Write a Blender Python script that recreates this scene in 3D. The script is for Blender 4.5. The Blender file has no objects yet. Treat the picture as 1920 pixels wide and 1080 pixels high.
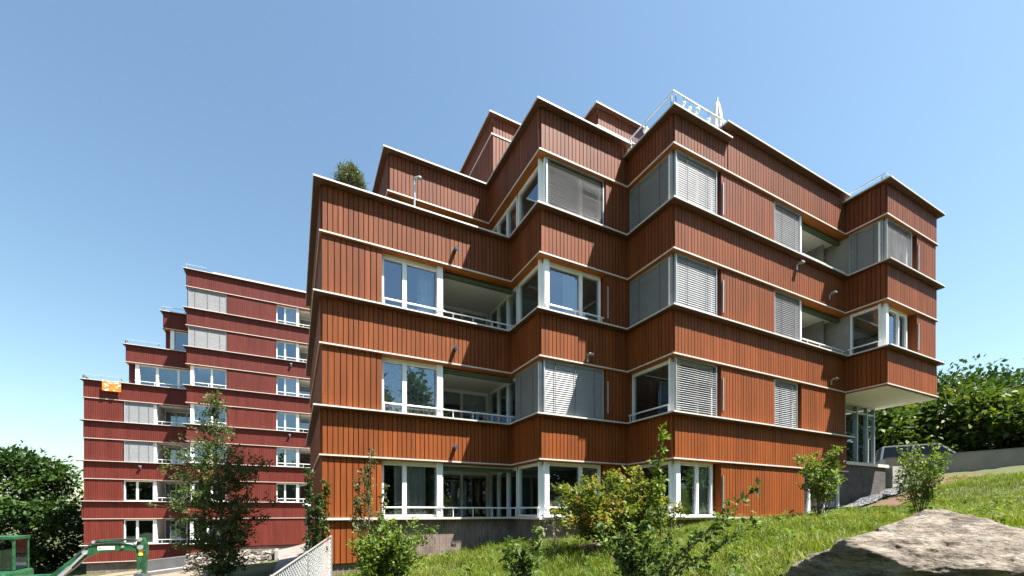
import bpy, math, random
import numpy as np
from mathutils import Vector, Matrix
from mathutils import noise as mnoise

random.seed(7)
SC = bpy.context.scene
COL = SC.collection

# ------------------------------------------------------------------ helpers
class MB:
    """collects faces, builds ONE mesh object"""
    def __init__(self):
        self.v = []; self.f = []; self.r = []
    def quad(self, a, b, c, d, r=0.5):
        n = len(self.v); self.v += [a, b, c, d]; self.f.append((n, n+1, n+2, n+3)); self.r.append(r)
    def poly(self, pts, r=0.5):
        n = len(self.v); self.v += list(pts); self.f.append(tuple(range(n, n+len(pts)))); self.r.append(r)
    def hexa(self, p, r=0.5):
        """p: 8 points, bottom ring 0-3, top ring 4-7"""
        n = len(self.v); self.v += [tuple(q) for q in p]
        for q in ((0,3,2,1),(4,5,6,7),(0,1,5,4),(1,2,6,5),(2,3,7,6),(3,0,4,7)):
            self.f.append(tuple(n+i for i in q)); self.r.append(r)
    def box(self, x0, x1, y0, y1, z0, z1, r=0.5):
        self.hexa([(x0,y0,z0),(x1,y0,z0),(x1,y1,z0),(x0,y1,z0),(x0,y0,z1),(x1,y0,z1),(x1,y1,z1),(x0,y1,z1)], r)
    def tube(self, pts, rad, n=6, r=0.5, cap=True):
        pts = [Vector(p) for p in pts]
        rads = rad if isinstance(rad, (list, tuple)) else [rad]*len(pts)
        base = len(self.v); prev = None
        for i, p in enumerate(pts):
            t = (pts[min(i+1, len(pts)-1)] - pts[max(i-1, 0)])
            if t.length < 1e-9: t = Vector((0,0,1))
            t.normalize()
            a = Vector((0,0,1)) if abs(t.z) < 0.9 else Vector((1,0,0))
            if prev is not None: a = prev
            x = (a - t*a.dot(t)); x.normalize(); y = t.cross(x); prev = x
            for k in range(n):
                w = 2*math.pi*k/n
                self.v.append(tuple(p + (x*math.cos(w) + y*math.sin(w))*rads[i]))
        for i in range(len(pts)-1):
            for k in range(n):
                a = base+i*n+k; b = base+i*n+(k+1) % n
                self.f.append((a, b, b+n, a+n)); self.r.append(r)
        if cap:
            self.f.append(tuple(base+k for k in reversed(range(n)))); self.r.append(r)
            e = base+(len(pts)-1)*n
            self.f.append(tuple(e+k for k in range(n))); self.r.append(r)
    def build(self, name, mat, parent=None, smooth=False, bevel=0.0):
        me = bpy.data.meshes.new(name)
        me.from_pydata(self.v, [], self.f)
        at = me.attributes.new('rnd', 'FLOAT', 'FACE'); at.data.foreach_set('value', self.r)
        if smooth: me.polygons.foreach_set('use_smooth', [True]*len(me.polygons))
        me.update()
        o = bpy.data.objects.new(name, me); COL.objects.link(o)
        me.materials.append(mat)
        if parent is not None: o.parent = parent
        if bevel > 0:
            m = o.modifiers.new('bevel', 'BEVEL'); m.width = bevel; m.segments = 2; m.limit_method = 'ANGLE'
        return o

def raw_mesh(name, V, nper, R, mat, parent=None, smooth=False):
    """V (n*nper,3): n separate polygons of nper corners"""
    V = np.asarray(V, dtype=np.float32); nv = len(V); nf = nv//nper
    me = bpy.data.meshes.new(name)
    me.vertices.add(nv); me.vertices.foreach_set('co', V.ravel())
    me.loops.add(nv); me.loops.foreach_set('vertex_index', np.arange(nv, dtype=np.int32))
    me.polygons.add(nf)
    me.polygons.foreach_set('loop_start', np.arange(0, nv, nper, dtype=np.int32))
    try: me.polygons.foreach_set('loop_total', np.full(nf, nper, dtype=np.int32))
    except Exception: pass
    me.update(calc_edges=True)
    at = me.attributes.new('rnd', 'FLOAT', 'FACE'); at.data.foreach_set('value', np.asarray(R, dtype=np.float32))
    if smooth: me.polygons.foreach_set('use_smooth', np.ones(nf, dtype=bool))
    me.validate()
    o = bpy.data.objects.new(name, me); COL.objects.link(o); me.materials.append(mat)
    if parent is not None: o.parent = parent
    return o

def empty(name, loc=(0,0,0)):
    o = bpy.data.objects.new(name, None); COL.objects.link(o); o.location = loc; o.empty_display_size = .3
    return o
def tag(o, label=None, cat=None, group=None, kind=None):
    if label: o['label'] = label
    if cat: o['category'] = cat
    if group: o['group'] = group
    if kind: o['kind'] = kind
    return o
def thing(name, label, cat, loc=(0,0,0), group=None):
    return tag(empty(name, loc), label, cat, group)
def settle(root):
    """children were modelled in world coordinates: put them back in place under a moved root"""
    M = Matrix.Translation(root.location).inverted()
    for c in root.children: c.matrix_parent_inverse = M

# ------------------------------------------------------------------ materials
def mat_new(name):
    m = bpy.data.materials.new(name); m.use_nodes = True
    nt = m.node_tree; nt.nodes.clear()
    out = nt.nodes.new('ShaderNodeOutputMaterial')
    return m, nt, out
def N(nt, t, **kw):
    n = nt.nodes.new(t)
    for k, v in kw.items(): setattr(n, k, v)
    return n
def principled(nt, out, color=None, rough=.6, metal=0, spec=.5):
    p = N(nt, 'ShaderNodeBsdfPrincipled')
    if color is not None: p.inputs['Base Color'].default_value = (*color, 1)
    p.inputs['Roughness'].default_value = rough; p.inputs['Metallic'].default_value = metal
    p.inputs['Specular IOR Level'].default_value = spec
    nt.links.new(p.outputs[0], out.inputs[0]); return p
def ramp(nt, stops):
    r = N(nt, 'ShaderNodeValToRGB'); e = r.color_ramp.elements
    while len(e) < len(stops): e.new(.5)
    for k, (p, c) in enumerate(stops): e[k].position = p; e[k].color = (*c, 1)
    return r
def mul(c, k): return tuple(x*k for x in c)

def simple(name, color, rough=.5, metal=0, var=.12, scale=3.0, bump=0.0, spec=.5):
    m, nt, out = mat_new(name); p = principled(nt, out, color, rough, metal, spec)
    tc = N(nt, 'ShaderNodeTexCoord'); no = N(nt, 'ShaderNodeTexNoise'); no.inputs['Scale'].default_value = scale
    no.inputs['Detail'].default_value = 6
    nt.links.new(tc.outputs['Object'], no.inputs['Vector'])
    r = ramp(nt, [(.3, mul(color, 1-var)), (.7, mul(color, 1+var))])
    nt.links.new(no.outputs['Fac'], r.inputs[0]); nt.links.new(r.outputs[0], p.inputs['Base Color'])
    if bump > 0:
        b = N(nt, 'ShaderNodeBump'); b.inputs['Strength'].default_value = bump; b.inputs['Distance'].default_value = .02
        nt.links.new(no.outputs['Fac'], b.inputs['Height']); nt.links.new(b.outputs[0], p.inputs['Normal'])
    return m

def cladding(name, color, rough=.62, var=.15, weather=0.0):
    """painted timber boards: each board its own tone (face attribute), fine vertical grain, a little streaking"""
    color = mul(color, .80)
    m, nt, out = mat_new(name); p = principled(nt, out, color, rough, 0, .18)
    # rain streaks: broad vertical bands of slightly bleached or darkened paint
    tc = N(nt, 'ShaderNodeTexCoord'); mp = N(nt, 'ShaderNodeMapping'); mp.inputs['Scale'].default_value = (38, 38, 1.3)
    nt.links.new(tc.outputs['Object'], mp.inputs[0])
    g = N(nt, 'ShaderNodeTexNoise'); g.inputs['Scale'].default_value = 1.0; g.inputs['Detail'].default_value = 5
    nt.links.new(mp.outputs[0], g.inputs['Vector'])
    at = N(nt, 'ShaderNodeAttribute', attribute_name='rnd')
    big = N(nt, 'ShaderNodeTexNoise'); big.inputs['Scale'].default_value = .5; big.inputs['Detail'].default_value = 4
    nt.links.new(tc.outputs['Object'], big.inputs['Vector'])
    r1 = ramp(nt, [(0, mul(color, 1-var)), (.5, color), (1, mul(color, 1+var))])
    nt.links.new(at.outputs['Fac'], r1.inputs[0])
    r2 = ramp(nt, [(.25, (.74,.74,.74)), (.55, (1,1,1)), (.8, (1.14,1.12,1.1))])
    nt.links.new(g.outputs['Fac'], r2.inputs[0])
    mx = N(nt, 'ShaderNodeMix', data_type='RGBA', blend_type='MULTIPLY'); mx.inputs['Factor'].default_value = 1
    nt.links.new(r1.outputs[0], mx.inputs['A']); nt.links.new(r2.outputs[0], mx.inputs['B'])
    big.inputs['Scale'].default_value = 1.0; bm2 = N(nt, 'ShaderNodeMapping'); bm2.inputs['Scale'].default_value = (2.4,2.4,.35); nt.links.new(tc.outputs['Object'], bm2.inputs[0]); nt.links.new(bm2.outputs[0], big.inputs['Vector'])
    r3 = ramp(nt, [(.28, (.80,.80,.82)), (.5,(1,1,1)), (.72, (1.16,1.13,1.10))]); nt.links.new(big.outputs['Fac'], r3.inputs[0])
    mx2 = N(nt, 'ShaderNodeMix', data_type='RGBA', blend_type='MULTIPLY'); mx2.inputs['Factor'].default_value = 1
    nt.links.new(mx.outputs['Result'], mx2.inputs['A']); nt.links.new(r3.outputs[0], mx2.inputs['B'])
    nt.links.new(mx2.outputs['Result'], p.inputs['Base Color'])
    b = N(nt, 'ShaderNodeBump'); b.inputs['Strength'].default_value = .25; b.inputs['Distance'].default_value = .004
    nt.links.new(g.outputs['Fac'], b.inputs['Height']); nt.links.new(b.outputs[0], p.inputs['Normal'])
    return m

def glass_mat(name, tint=(.62,.68,.66), base=.2, wav=.0):
    m, nt, out = mat_new(name)
    tr = N(nt, 'ShaderNodeBsdfTransparent'); tr.inputs[0].default_value = (*tint, 1)
    gl = N(nt, 'ShaderNodeBsdfGlossy'); gl.inputs['Roughness'].default_value = .015; gl.inputs[0].default_value = (.66,.83,1,1)
    if wav:
        tc = N(nt, 'ShaderNodeTexCoord'); no = N(nt, 'ShaderNodeTexNoise'); no.inputs['Scale'].default_value = .7
        nt.links.new(tc.outputs['Object'], no.inputs['Vector'])
        b = N(nt, 'ShaderNodeBump'); b.inputs['Strength'].default_value = wav; b.inputs['Distance'].default_value = .03
        nt.links.new(no.outputs['Fac'], b.inputs['Height']); nt.links.new(b.outputs[0], gl.inputs['Normal'])
    lw = N(nt, 'ShaderNodeFresnel'); lw.inputs['IOR'].default_value = 1.5
    ma = N(nt, 'ShaderNodeMath', operation='MULTIPLY_ADD'); ma.inputs[1].default_value = 1-base*.5; ma.inputs[2].default_value = base
    ma.use_clamp = True
    nt.links.new(lw.outputs[0], ma.inputs[0])
    mix = N(nt, 'ShaderNodeMixShader'); nt.links.new(ma.outputs[0], mix.inputs[0])
    nt.links.new(tr.outputs[0], mix.inputs[1]); nt.links.new(gl.outputs[0], mix.inputs[2]); nt.links.new(mix.outputs[0], out.inputs[0])
    return m

def leaf_mat(name, stops, rough=.55, trans=.35, spec=.22):
    m, nt, out = mat_new(name); p = principled(nt, out, stops[0][1], rough, 0, spec)
    at = N(nt, 'ShaderNodeAttribute', attribute_name='rnd'); r = ramp(nt, stops)
    nt.links.new(at.outputs['Fac'], r.inputs[0]); nt.links.new(r.outputs[0], p.inputs['Base Color'])
    t = N(nt, 'ShaderNodeBsdfTranslucent')
    hs = N(nt, 'ShaderNodeMix', data_type='RGBA', blend_type='MULTIPLY'); hs.inputs['Factor'].default_value = 1
    hs.inputs['B'].default_value = (1.25, 1.25, .55, 1)
    nt.links.new(r.outputs[0], hs.inputs['A']); nt.links.new(hs.outputs['Result'], t.inputs[0])
    mix = N(nt, 'ShaderNodeMixShader'); mix.inputs[0].default_value = trans
    nt.links.new(p.outputs[0], mix.inputs[1]); nt.links.new(t.outputs[0], mix.inputs[2]); nt.links.new(mix.outputs[0], out.inputs[0])
    return m

def brick_mat(name, c1, c2, mortar, sw=.24, sh=.07, vertical=True, axis='A'):
    m, nt, out = mat_new(name); p = principled(nt, out, c1, .8, 0, .2)
    tc = N(nt, 'ShaderNodeTexCoord'); mp = N(nt, 'ShaderNodeMapping')
    sep = N(nt, 'ShaderNodeSeparateXYZ'); nt.links.new(tc.outputs['Object'], sep.inputs[0])
    add = N(nt, 'ShaderNodeMath', operation='ADD'); nt.links.new(sep.outputs[0], add.inputs[0]); nt.links.new(sep.outputs[1], add.inputs[1])
    cb = N(nt, 'ShaderNodeCombineXYZ')
    if vertical: nt.links.new(sep.outputs[2], cb.inputs[0]); nt.links.new(add.outputs[0], cb.inputs[1])
    else: nt.links.new(add.outputs[0], cb.inputs[0]); nt.links.new(sep.outputs[2], cb.inputs[1])
    br = N(nt, 'ShaderNodeTexBrick'); br.inputs['Scale'].default_value = 1
    br.inputs['Color1'].default_value = (*c1,1); br.inputs['Color2'].default_value = (*c2,1); br.inputs['Mortar'].default_value = (*mortar,1)
    br.inputs['Brick Width'].default_value = sw; br.inputs['Row Height'].default_value = sh; br.inputs['Mortar Size'].default_value = .008
    nt.links.new(cb.outputs[0], br.inputs['Vector'])
    no = N(nt, 'ShaderNodeTexNoise'); no.inputs['Scale'].default_value = 2.2; no.inputs['Detail'].default_value = 8
    nt.links.new(tc.outputs['Object'], no.inputs['Vector'])
    r = ramp(nt, [(.3, (.7,.7,.7)), (.7, (1.2,1.2,1.2))]); nt.links.new(no.outputs['Fac'], r.inputs[0])
    mx = N(nt, 'ShaderNodeMix', data_type='RGBA', blend_type='MULTIPLY'); mx.inputs['Factor'].default_value = 1
    nt.links.new(br.outputs['Color'], mx.inputs['A']); nt.links.new(r.outputs[0], mx.inputs['B'])
    nt.links.new(mx.outputs['Result'], p.inputs['Base Color'])
    b = N(nt, 'ShaderNodeBump'); b.inputs['Strength'].default_value = .6; b.inputs['Distance'].default_value = .01; b.invert = True
    nt.links.new(br.outputs['Fac'], b.inputs['Height']); nt.links.new(b.outputs[0], p.inputs['Normal'])
    return m

def ground_mat(name, stops, scale=1.2, fine=25, rough=.9, bump=.5):
    m, nt, out = mat_new(name); p = principled(nt, out, stops[0][1], rough, 0, .2)
    tc = N(nt, 'ShaderNodeTexCoord')
    a = N(nt, 'ShaderNodeTexNoise'); a.inputs['Scale'].default_value = scale; a.inputs['Detail'].default_value = 8; a.inputs['Roughness'].default_value = .7
    f = N(nt, 'ShaderNodeTexNoise'); f.inputs['Scale'].default_value = fine; f.inputs['Detail'].default_value = 6
    nt.links.new(tc.outputs['Object'], a.inputs['Vector']); nt.links.new(tc.outputs['Object'], f.inputs['Vector'])
    mi = N(nt, 'ShaderNodeMix', data_type='FLOAT'); mi.inputs['Factor'].default_value = .5
    nt.links.new(a.outputs['Fac'], mi.inputs['A']); nt.links.new(f.outputs['Fac'], mi.inputs['B'])
    r = ramp(nt, stops); nt.links.new(mi.outputs['Result'], r.inputs[0]); nt.links.new(r.outputs[0], p.inputs['Base Color'])
    b = N(nt, 'ShaderNodeBump'); b.inputs['Strength'].default_value = bump; b.inputs['Distance'].default_value = .03
    nt.links.new(f.outputs['Fac'], b.inputs['Height']); nt.links.new(b.outputs[0], p.inputs['Normal'])
    return m

M = {}
CL = [(.262,.069,.0145), (.240,.0655,.0165), (.214,.0605,.0190), (.190,.0555,.0215), (.178,.0535,.0235)]  # lowest storey first: browner upward, part paint tone, part sky sheen put into the colour
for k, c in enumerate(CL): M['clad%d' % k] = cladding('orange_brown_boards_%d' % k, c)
RD = [(.158,.0300,.0200), (.150,.0305,.0220), (.142,.0320,.0250)]  # duller red higher up: haze and sky reflection put into the board colour
for k, c in enumerate(RD): M['red%d' % k] = cladding('red_boards_%d' % k, c, var=.1)
M['drip'] = simple('dark_drip_board', (.075,.03,.016), .7)
M['soffit'] = cladding('soffit_timber', (.38,.130,.033), var=.06)
M['cap'] = simple('pale_metal_capping', (.60,.545,.49), .45, .1, .06, 2)
M['white'] = simple('white_lacquer', (.80,.81,.82), .35, 0, .03, 2)
M['glass'] = glass_mat('window_glass', (.80,.84,.82), base=.20, wav=.15)
M['clearglass'] = glass_mat('clear_railing_glass', (.93,.97,.96), .02)
M['slat'] = simple('blind_slat_aluminium', (.29,.295,.30), .45, .15, .05, 2)
M['slatdark'] = simple('blind_tape_dark', (.08,.08,.085), .7)
M['ceiling'] = simple('white_plaster', (.78,.77,.74), .9, 0, .03, 1.5)
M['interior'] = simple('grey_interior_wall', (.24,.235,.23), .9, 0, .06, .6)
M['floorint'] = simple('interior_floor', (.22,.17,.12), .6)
M['curtain'] = simple('pale_curtain', (.72,.72,.70), .95, 0, .06, 6)
M['darkframe'] = simple('dark_frame', (.06,.062,.065), .45)
M['green_awning'] = simple('dark_green_awning', (.07,.10,.055), .6)
M['steel'] = simple('galvanised_steel', (.50,.52,.53), .38, .7, .1, 4)
M['concrete'] = simple('fair_faced_concrete', (.26,.25,.225), .85, 0, .14, 1.6, .25)
M['concrete_dark'] = simple('grey_concrete', (.15,.152,.155), .85, 0, .14, 1.6, .2)
M['roof'] = simple('gravel_roof', (.30,.29,.27), .95, 0, .3, 20, .3)
M['brick'] = brick_mat('upright_grey_brick', (.215,.148,.122), (.120,.092,.080), (.225,.195,.172))
M['brickdark'] = brick_mat('dark_brick', (.10,.085,.08), (.075,.065,.06), (.15,.14,.13), vertical=False)
M['bark'] = simple('bark', (.12,.09,.065), .9, 0, .3, 14, .5)
M['palebark'] = simple('pale_bark', (.38,.33,.27), .85, 0, .25, 10, .3)
def lace_mat():
    m, nt, out = mat_new('patterned_lace'); p = principled(nt, out, (.6,.6,.58), .95)
    tc = N(nt,'ShaderNodeTexCoord'); vo = N(nt,'ShaderNodeTexVoronoi'); vo.inputs['Scale'].default_value = 9
    nt.links.new(tc.outputs['Object'], vo.inputs['Vector'])
    r = ramp(nt, [(.24,(.05,.05,.055)),(.32,(.55,.56,.55))]); nt.links.new(vo.outputs['Distance'], r.inputs[0]); nt.links.new(r.outputs[0], p.inputs['Base Color'])
    return m
M['lace'] = lace_mat()
SKY_DUST, SKY_OZONE, SKY_STRENGTH, SUN_STRENGTH, EXPOSURE = .9, 2.2, .0545, 5.0, 1.93
# ------------------------------------------------------------------ facade kit
class Fr:
    """local frame of a wall seen from outside: s runs left to right, o is the outward offset"""
    def __init__(self, p0, p1):
        self.p0 = p0; dx, dy = p1[0]-p0[0], p1[1]-p0[1]; self.L = math.hypot(dx, dy)
        self.d = (dx/self.L, dy/self.L); self.n = (self.d[1], -self.d[0])
    def pt(self, s, o, z):
        return (self.p0[0]+self.d[0]*s+self.n[0]*o, self.p0[1]+self.d[1]*s+self.n[1]*o, z)
    def box(self, mb, s0, s1, o0, o1, z0, z1, r=.5):
        P = self.pt     # o1 is the outer side
        mb.hexa([P(s0,o1,z0),P(s1,o1,z0),P(s1,o0,z0),P(s0,o0,z0),P(s0,o1,z1),P(s1,o1,z1),P(s1,o0,z1),P(s0,o0,z1)], r)

RB = random.Random(11); BOARD_FILL = .85
def boards(mb, fr, s0, s1, z0, z1, o=0.0, pitch=.128, depth=.032, back=.12, fill=None):
    """vertical boards on a backing, shadow gaps between"""
    fr.box(mb, s0, s1, o-back, o, z0, z1, .25)
    n = max(1, round((s1-s0)/pitch)); p = (s1-s0)/n
    for i in range(n):
        w = p*((fill or BOARD_FILL)+RB.uniform(-.025, .02)); a = s0+i*p+(p-w)*.5
        d = depth+RB.uniform(-.002, .002)
        r = min(1, max(0, RB.gauss(.5, .22)))
        b0, b1 = a, a+w; P = fr.pt; j = RB.uniform(-.003, .003)
        A = [P(b0,o,z0+j),P(b1,o,z0+j),P(b1,o,z1),P(b0,o,z1)]; B = [P(b0,o+d,z0+j),P(b1,o+d,z0+j),P(b1,o+d,z1),P(b0,o+d,z1)]
        mb.quad(B[0],B[1],B[2],B[3], r)
        mb.quad(A[0],B[0],B[3],A[3], r); mb.quad(B[1],A[1],A[2],B[2], r); mb.quad(A[0],A[1],B[1],B[0], r)

def offset(path, o):
    out = []
    for i, p in enumerate(path):
        ns = []
        if i > 0: ns.append(Fr(path[i-1], p).n)
        if i < len(path)-1: ns.append(Fr(p, path[i+1]).n)
        if len(ns) == 2 and abs(ns[0][0]-ns[1][0])+abs(ns[0][1]-ns[1][1]) < 1e-6: ns = ns[:1]
        out.append((p[0]+o*sum(n[0] for n in ns), p[1]+o*sum(n[1] for n in ns)))
    return out
def sweep(mb, path, o0, o1, z0, z1):
    A, B = offset(path, o0), offset(path, o1)
    for i in range(len(path)-1):
        a0, a1, b0, b1 = A[i], A[i+1], B[i], B[i+1]
        mb.quad((*b0,z0),(*b1,z0),(*b1,z1),(*b0,z1)); mb.quad((*a1,z0),(*a0,z0),(*a0,z1),(*a1,z1))
        mb.quad((*b0,z1),(*b1,z1),(*a1,z1),(*a0,z1)); mb.quad((*a0,z0),(*a1,z0),(*b1,z0),(*b0,z0))
    for e in (0, -1):
        mb.quad((*A[e],z0),(*B[e],z0),(*B[e],z1),(*A[e],z1))

def band(root, path, z0, z1, mat, top_e=.205, bot_e=.06, bottom=True, top=True, pitch=.128, side_pitch=None):
    """a spandrel belt along a path, with its metal cappings and the timber soffit under each"""
    mb = MB()
    for i in range(len(path)-1):
        fr = Fr(path[i], path[i+1]); s0, s1 = 0, fr.L
        cornerA = cornerB = 0
        boards(mb, fr, s0+.012, s1-.012, z0, z1, 0, pitch)
    b = mb.build('cladding_band', mat, root)
    if top:
        c = MB(); sweep(c, path, -.14, top_e, z1+.012, z1+.052); c.build('cap_strip', M['cap'], b)
        s = MB(); sweep(s, path, -.02, top_e-.014, z1-.012, z1+.010); s.build('drip_board', M['drip'], b)
    if bottom:
        c = MB(); sweep(c, path, -.02, bot_e, z0-.042, z0-.004); c.build('cap_strip', M['cap'], b)
        s = MB(); sweep(s, path, -.36, bot_e-.014, z0-.062, z0-.044); s.build('soffit_board', M['soffit'], b)
    return b

def panel(root, fr, s0, s1, z0, z1, mat, o=-.03, pitch=.128, bar=False):
    mb = MB(); boards(mb, fr, s0, s1, z0, z1, o, pitch, .030, .28)
    p = mb.build('wall_panel', mat, root)
    if bar:
        g = MB(); fr.box(g, s0+.05, s0+.085, o+.03, o+.065, z0+.25, z0+(z1-z0)*.78); g.build('guide_bar', M['steel'], p)
    return p

def blind(parent, fr, s0, s1, z0, z1, o=-.12, tilt=62, drop=1.0, dark=False, tapes=True):
    mb = MB(); pitch = .062; w = .074; t = math.radians(tilt)
    n = int((z1-z0)*drop/pitch); P = fr.pt
    c, s = math.cos(t)*w/2, math.sin(t)*w/2
    rr = random.Random(int(s0*1000)+int(z0*77))
    for i in range(n):
        z = z1-.06-i*pitch; jz = rr.uniform(-.004, .004); q = s*(1+rr.uniform(-.05,.05))
        mb.quad(P(s0,o+c,z-q+jz),P(s1,o+c,z-q-jz),P(s1,o,z+.008),P(s0,o,z+.008))
        mb.quad(P(s0,o,z+.008),P(s1,o,z+.008),P(s1,o-c,z+q-jz),P(s0,o-c,z+q+jz))
    fr.box(mb, s0, s1, o-.03, o+.03, z1-.05, z1)
    fr.box(mb, s0, s1, o-.02, o+.02, z1-.06-n*pitch, z1-.04-n*pitch)
    b = mb.build('blind', M['slat'], parent)
    g = MB()
    for x in (s0-.015, s1-.015): fr.box(g, x, x+.03, o-.03, o+.03, z0, z1)
    g.build('guide_rail', M['steel'], b)
    if tapes:
        k = MB(); L = s1-s0; m = 3 if L > 1.7 else 2
        for i in range(m):
            x = s0+L*(i+.5)/m; fr.box(k, x-.008, x+.008, o+.043, o+.048, z1-.06-n*pitch, z1-.05)
        k.build('ladder_tape', M['slatdark'], b)
    return b

def curtain(parent, fr, s0, s1, z0, z1, o=-.33, mat='curtain'):
    mb = MB(); n = max(6, int((s1-s0)/.035)); P = fr.pt; rr = random.Random(int(s0*991))
    ph = rr.uniform(0, 6)
    pts = [(s0+(s1-s0)*i/n, o+.05*math.sin(ph+i*1.25)+.02*math.sin(i*.53)) for i in range(n+1)]
    for i in range(n):
        (a, oa), (b, ob) = pts[i], pts[i+1]
        mb.quad(P(a,oa,z0),P(b,ob,z0),P(b,ob,z1),P(a,oa,z1), rr.random())
    return mb.build('curtain', M[mat], parent, smooth=True)

def window(root, fr, s0, s1, z0, z1, mull=(), o=-.22, fw=.06, lpost=0, rpost=0, bar=False, name='window', frame='white', head=.10, glass='glass', transom=None):
    """frame mesh with panes as sub-parts; mull: list of (s, width); posts are wide flush uprights"""
    mb = MB(); B = fr.box
    B(mb, s0, s1, o-.07, o+.04, z0, z0+fw*1.1); B(mb, s0, s1, o-.07, o+.04, z1-head, z1)
    B(mb, s0, s0+max(fw, lpost), o-.068, o+(.14 if lpost else .042), z0+.001, z1-.002)
    B(mb, s1-max(fw, rpost), s1, o-.068, o+(.14 if rpost else .042), z0+.001, z1-.002)
    for (m, w) in mull: B(mb, m-w/2, m+w/2, o-.066, o+.05, z0+.002, z1-.003)
    if transom: B(mb, s0+.01, s1-.01, o-.06, o+.03, transom-.03, transom+.03)
    wdw = mb.build(name, M[frame], root)
    g = MB(); P = fr.pt
    edges = [s0]+[m for m, _ in mull]+[s1]
    rr = random.Random(int(s0*313+z0*71))
    for a, b in zip(edges[:-1], edges[1:]):
        j = rr.uniform(-.006, .006); k = rr.uniform(-.004, .004)
        g.quad(P(a+.02,o-.02+j,z0+.03),P(b-.02,o-.02-j,z0+.03),P(b-.02,o-.02-j+k,z1-.05),P(a+.02,o-.02+j+k,z1-.05))
    g.build('pane', M[glass], wdw)
    if bar:
        r = MB(); zz = z0+.27
        r.tube([P(s0-.02,-.06,zz),P(s1+.02,-.06,zz)], .022, 8)
        nb = max(2, int((s1-s0)/.9)+1)
        for i in range(nb):
            x = s0+.05+(s1-s0-.1)*i/(nb-1); r.tube([P(x,-.06,z0),P(x,-.06,zz)], .012, 6)
        r.build('safety_bar', M['white'], wdw)
    return wdw

def loggia(root, fr, s0, s1, z0, z1, depth, back_mull=(), bar=True, awning=True, zf=None, leftwall=True, rightwall=False):
    """recessed balcony: ceiling, side walls, glazed back wall, rail, awning box"""
    if zf is None: zf = z0-.85
    lg = MB(); fr.box(lg, s0+.01, s1-.01, -depth, -.37, z1+.0, z1+.05)
    root_l = lg.build('loggia', M['ceiling'], root)
    w = MB()
    if leftwall: fr.box(w, s0-.13, s0-.02, -depth, -.30, zf, z1-.003)
    if rightwall: fr.box(w, s1+.02, s1+.13, -depth, -.30, zf, z1-.003)
    if leftwall or rightwall: w.build('side_wall', M['ceiling'], root_l)
    f = MB(); fr.box(f, s0+.01, s1-.01, -depth, -.14, zf-.2, zf); f.build('loggia_floor', M['concrete'], root_l)
    b = MB(); B = fr.box; o = -depth
    B(b, s0, s1, o-.08, o, z1-.12, z1-.006); B(b, s0, s1, o-.08, o, zf, zf+.1)
    for m in (s0+.04,)+tuple(back_mull)+(s1-.04,): B(b, m-.045, m+.045, o-.079, o+.012, zf+.01, z1-.01)
    bw = b.build('back_frame', M['white'], root_l)
    g = MB(); P = fr.pt; g.quad(P(s0,o-.04,zf+.05),P(s1,o-.04,zf+.05),P(s1,o-.04,z1-.06),P(s0,o-.04,z1-.06)); g.build('back_pane', M['glass'], root_l)
    if bar:
        r = MB(); zz = z0+.27
        r.tube([P(s0-.02,-.07,zz),P(s1-.05,-.07,zz)], .022, 8)
        for i in range(4):
            x = s0+.3+(s1-s0-.5)*i/3; r.tube([P(x,-.07,z0),P(x,-.07,zz)], .012, 6)
        r.build('safety_bar', M['white'], root_l)
    if awning:
        a = MB(); fr.box(a, s0+.03, s1-.05, -.34, -.22, z1-.16, z1-.065); a.build('awning_box', M['green_awning'], root_l)
    return root_l

def glass_railing(root, path, z0, z1, o=.06, every=1.3):
    mb = MB(); pts = offset(path, o)
    for a, b in zip(pts[:-1], pts[1:]):
        fr = Fr(a, b); mb.quad(fr.pt(0.02,0,z0),fr.pt(fr.L-.02,0,z0),fr.pt(fr.L-.02,0,z1),fr.pt(.02,0,z1))
    g = mb.build('glass_railing', M['clearglass'], root)
    h = MB(); h.tube([(*p, z1+.02) for p in pts], .024, 8); h.build('handrail', M['steel'], g)
    k = MB()
    for a, b in zip(pts[:-1], pts[1:]):
        fr = Fr(a, b); n = max(1, int(fr.L/every))
        for i in range(n+1):
            s = .12+(fr.L-.24)*i/n; fr.box(k, s-.02, s+.02, -.05, -.03, z0-.1, z1)
            fr.box(k, s-.06, s+.06, -.03, .03, z0-.03, z0+.06)
    k.build('railing_post', M['steel'], g)
    return g

def slab(root, poly, z0, z1, mat, name):
    mb = MB(); n = len(poly)
    mb.poly([(*p, z1) for p in poly]); mb.poly([(*p, z0) for p in reversed(poly)])
    for i in range(n):
        a, b = poly[i], poly[(i+1) % n]; mb.quad((*a,z0),(*b,z0),(*b,z1),(*a,z1))
    return mb.build(name, mat, root)

# ------------------------------------------------------------------ the orange-brown building
SILL = [-.20, 2.685, 5.57, 8.455]
SOFF = [1.50, 4.375, 7.25, 10.12]
Lb, Lc, P1, C2, P2, C3, P3, C4, R_, Rb = (.65,19.6), (.65,12.145), (6.15,12.145), (6.15,10.40), (9.317,10.40), (9.317,8.576), (17.95,8.576), (17.95,7.338), (21.70,7.338), (21.70,17.)
E_, Eb = (18.02,8.576), (18.02,17.)
main = thing('apartment_building', 'orange brown timber clad apartment block with stepped bays, white window frames and terraces', 'building', (9,12,-.2))

bands = []
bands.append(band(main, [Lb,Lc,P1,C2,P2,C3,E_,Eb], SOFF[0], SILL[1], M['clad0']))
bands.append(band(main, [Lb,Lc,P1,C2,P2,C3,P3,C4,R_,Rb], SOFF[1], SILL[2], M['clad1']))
bands.append(band(main, [Lb,Lc,P1,C2,P2,C3,P3,C4,R_,Rb], SOFF[2], SILL[3], M['clad2']))
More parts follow.
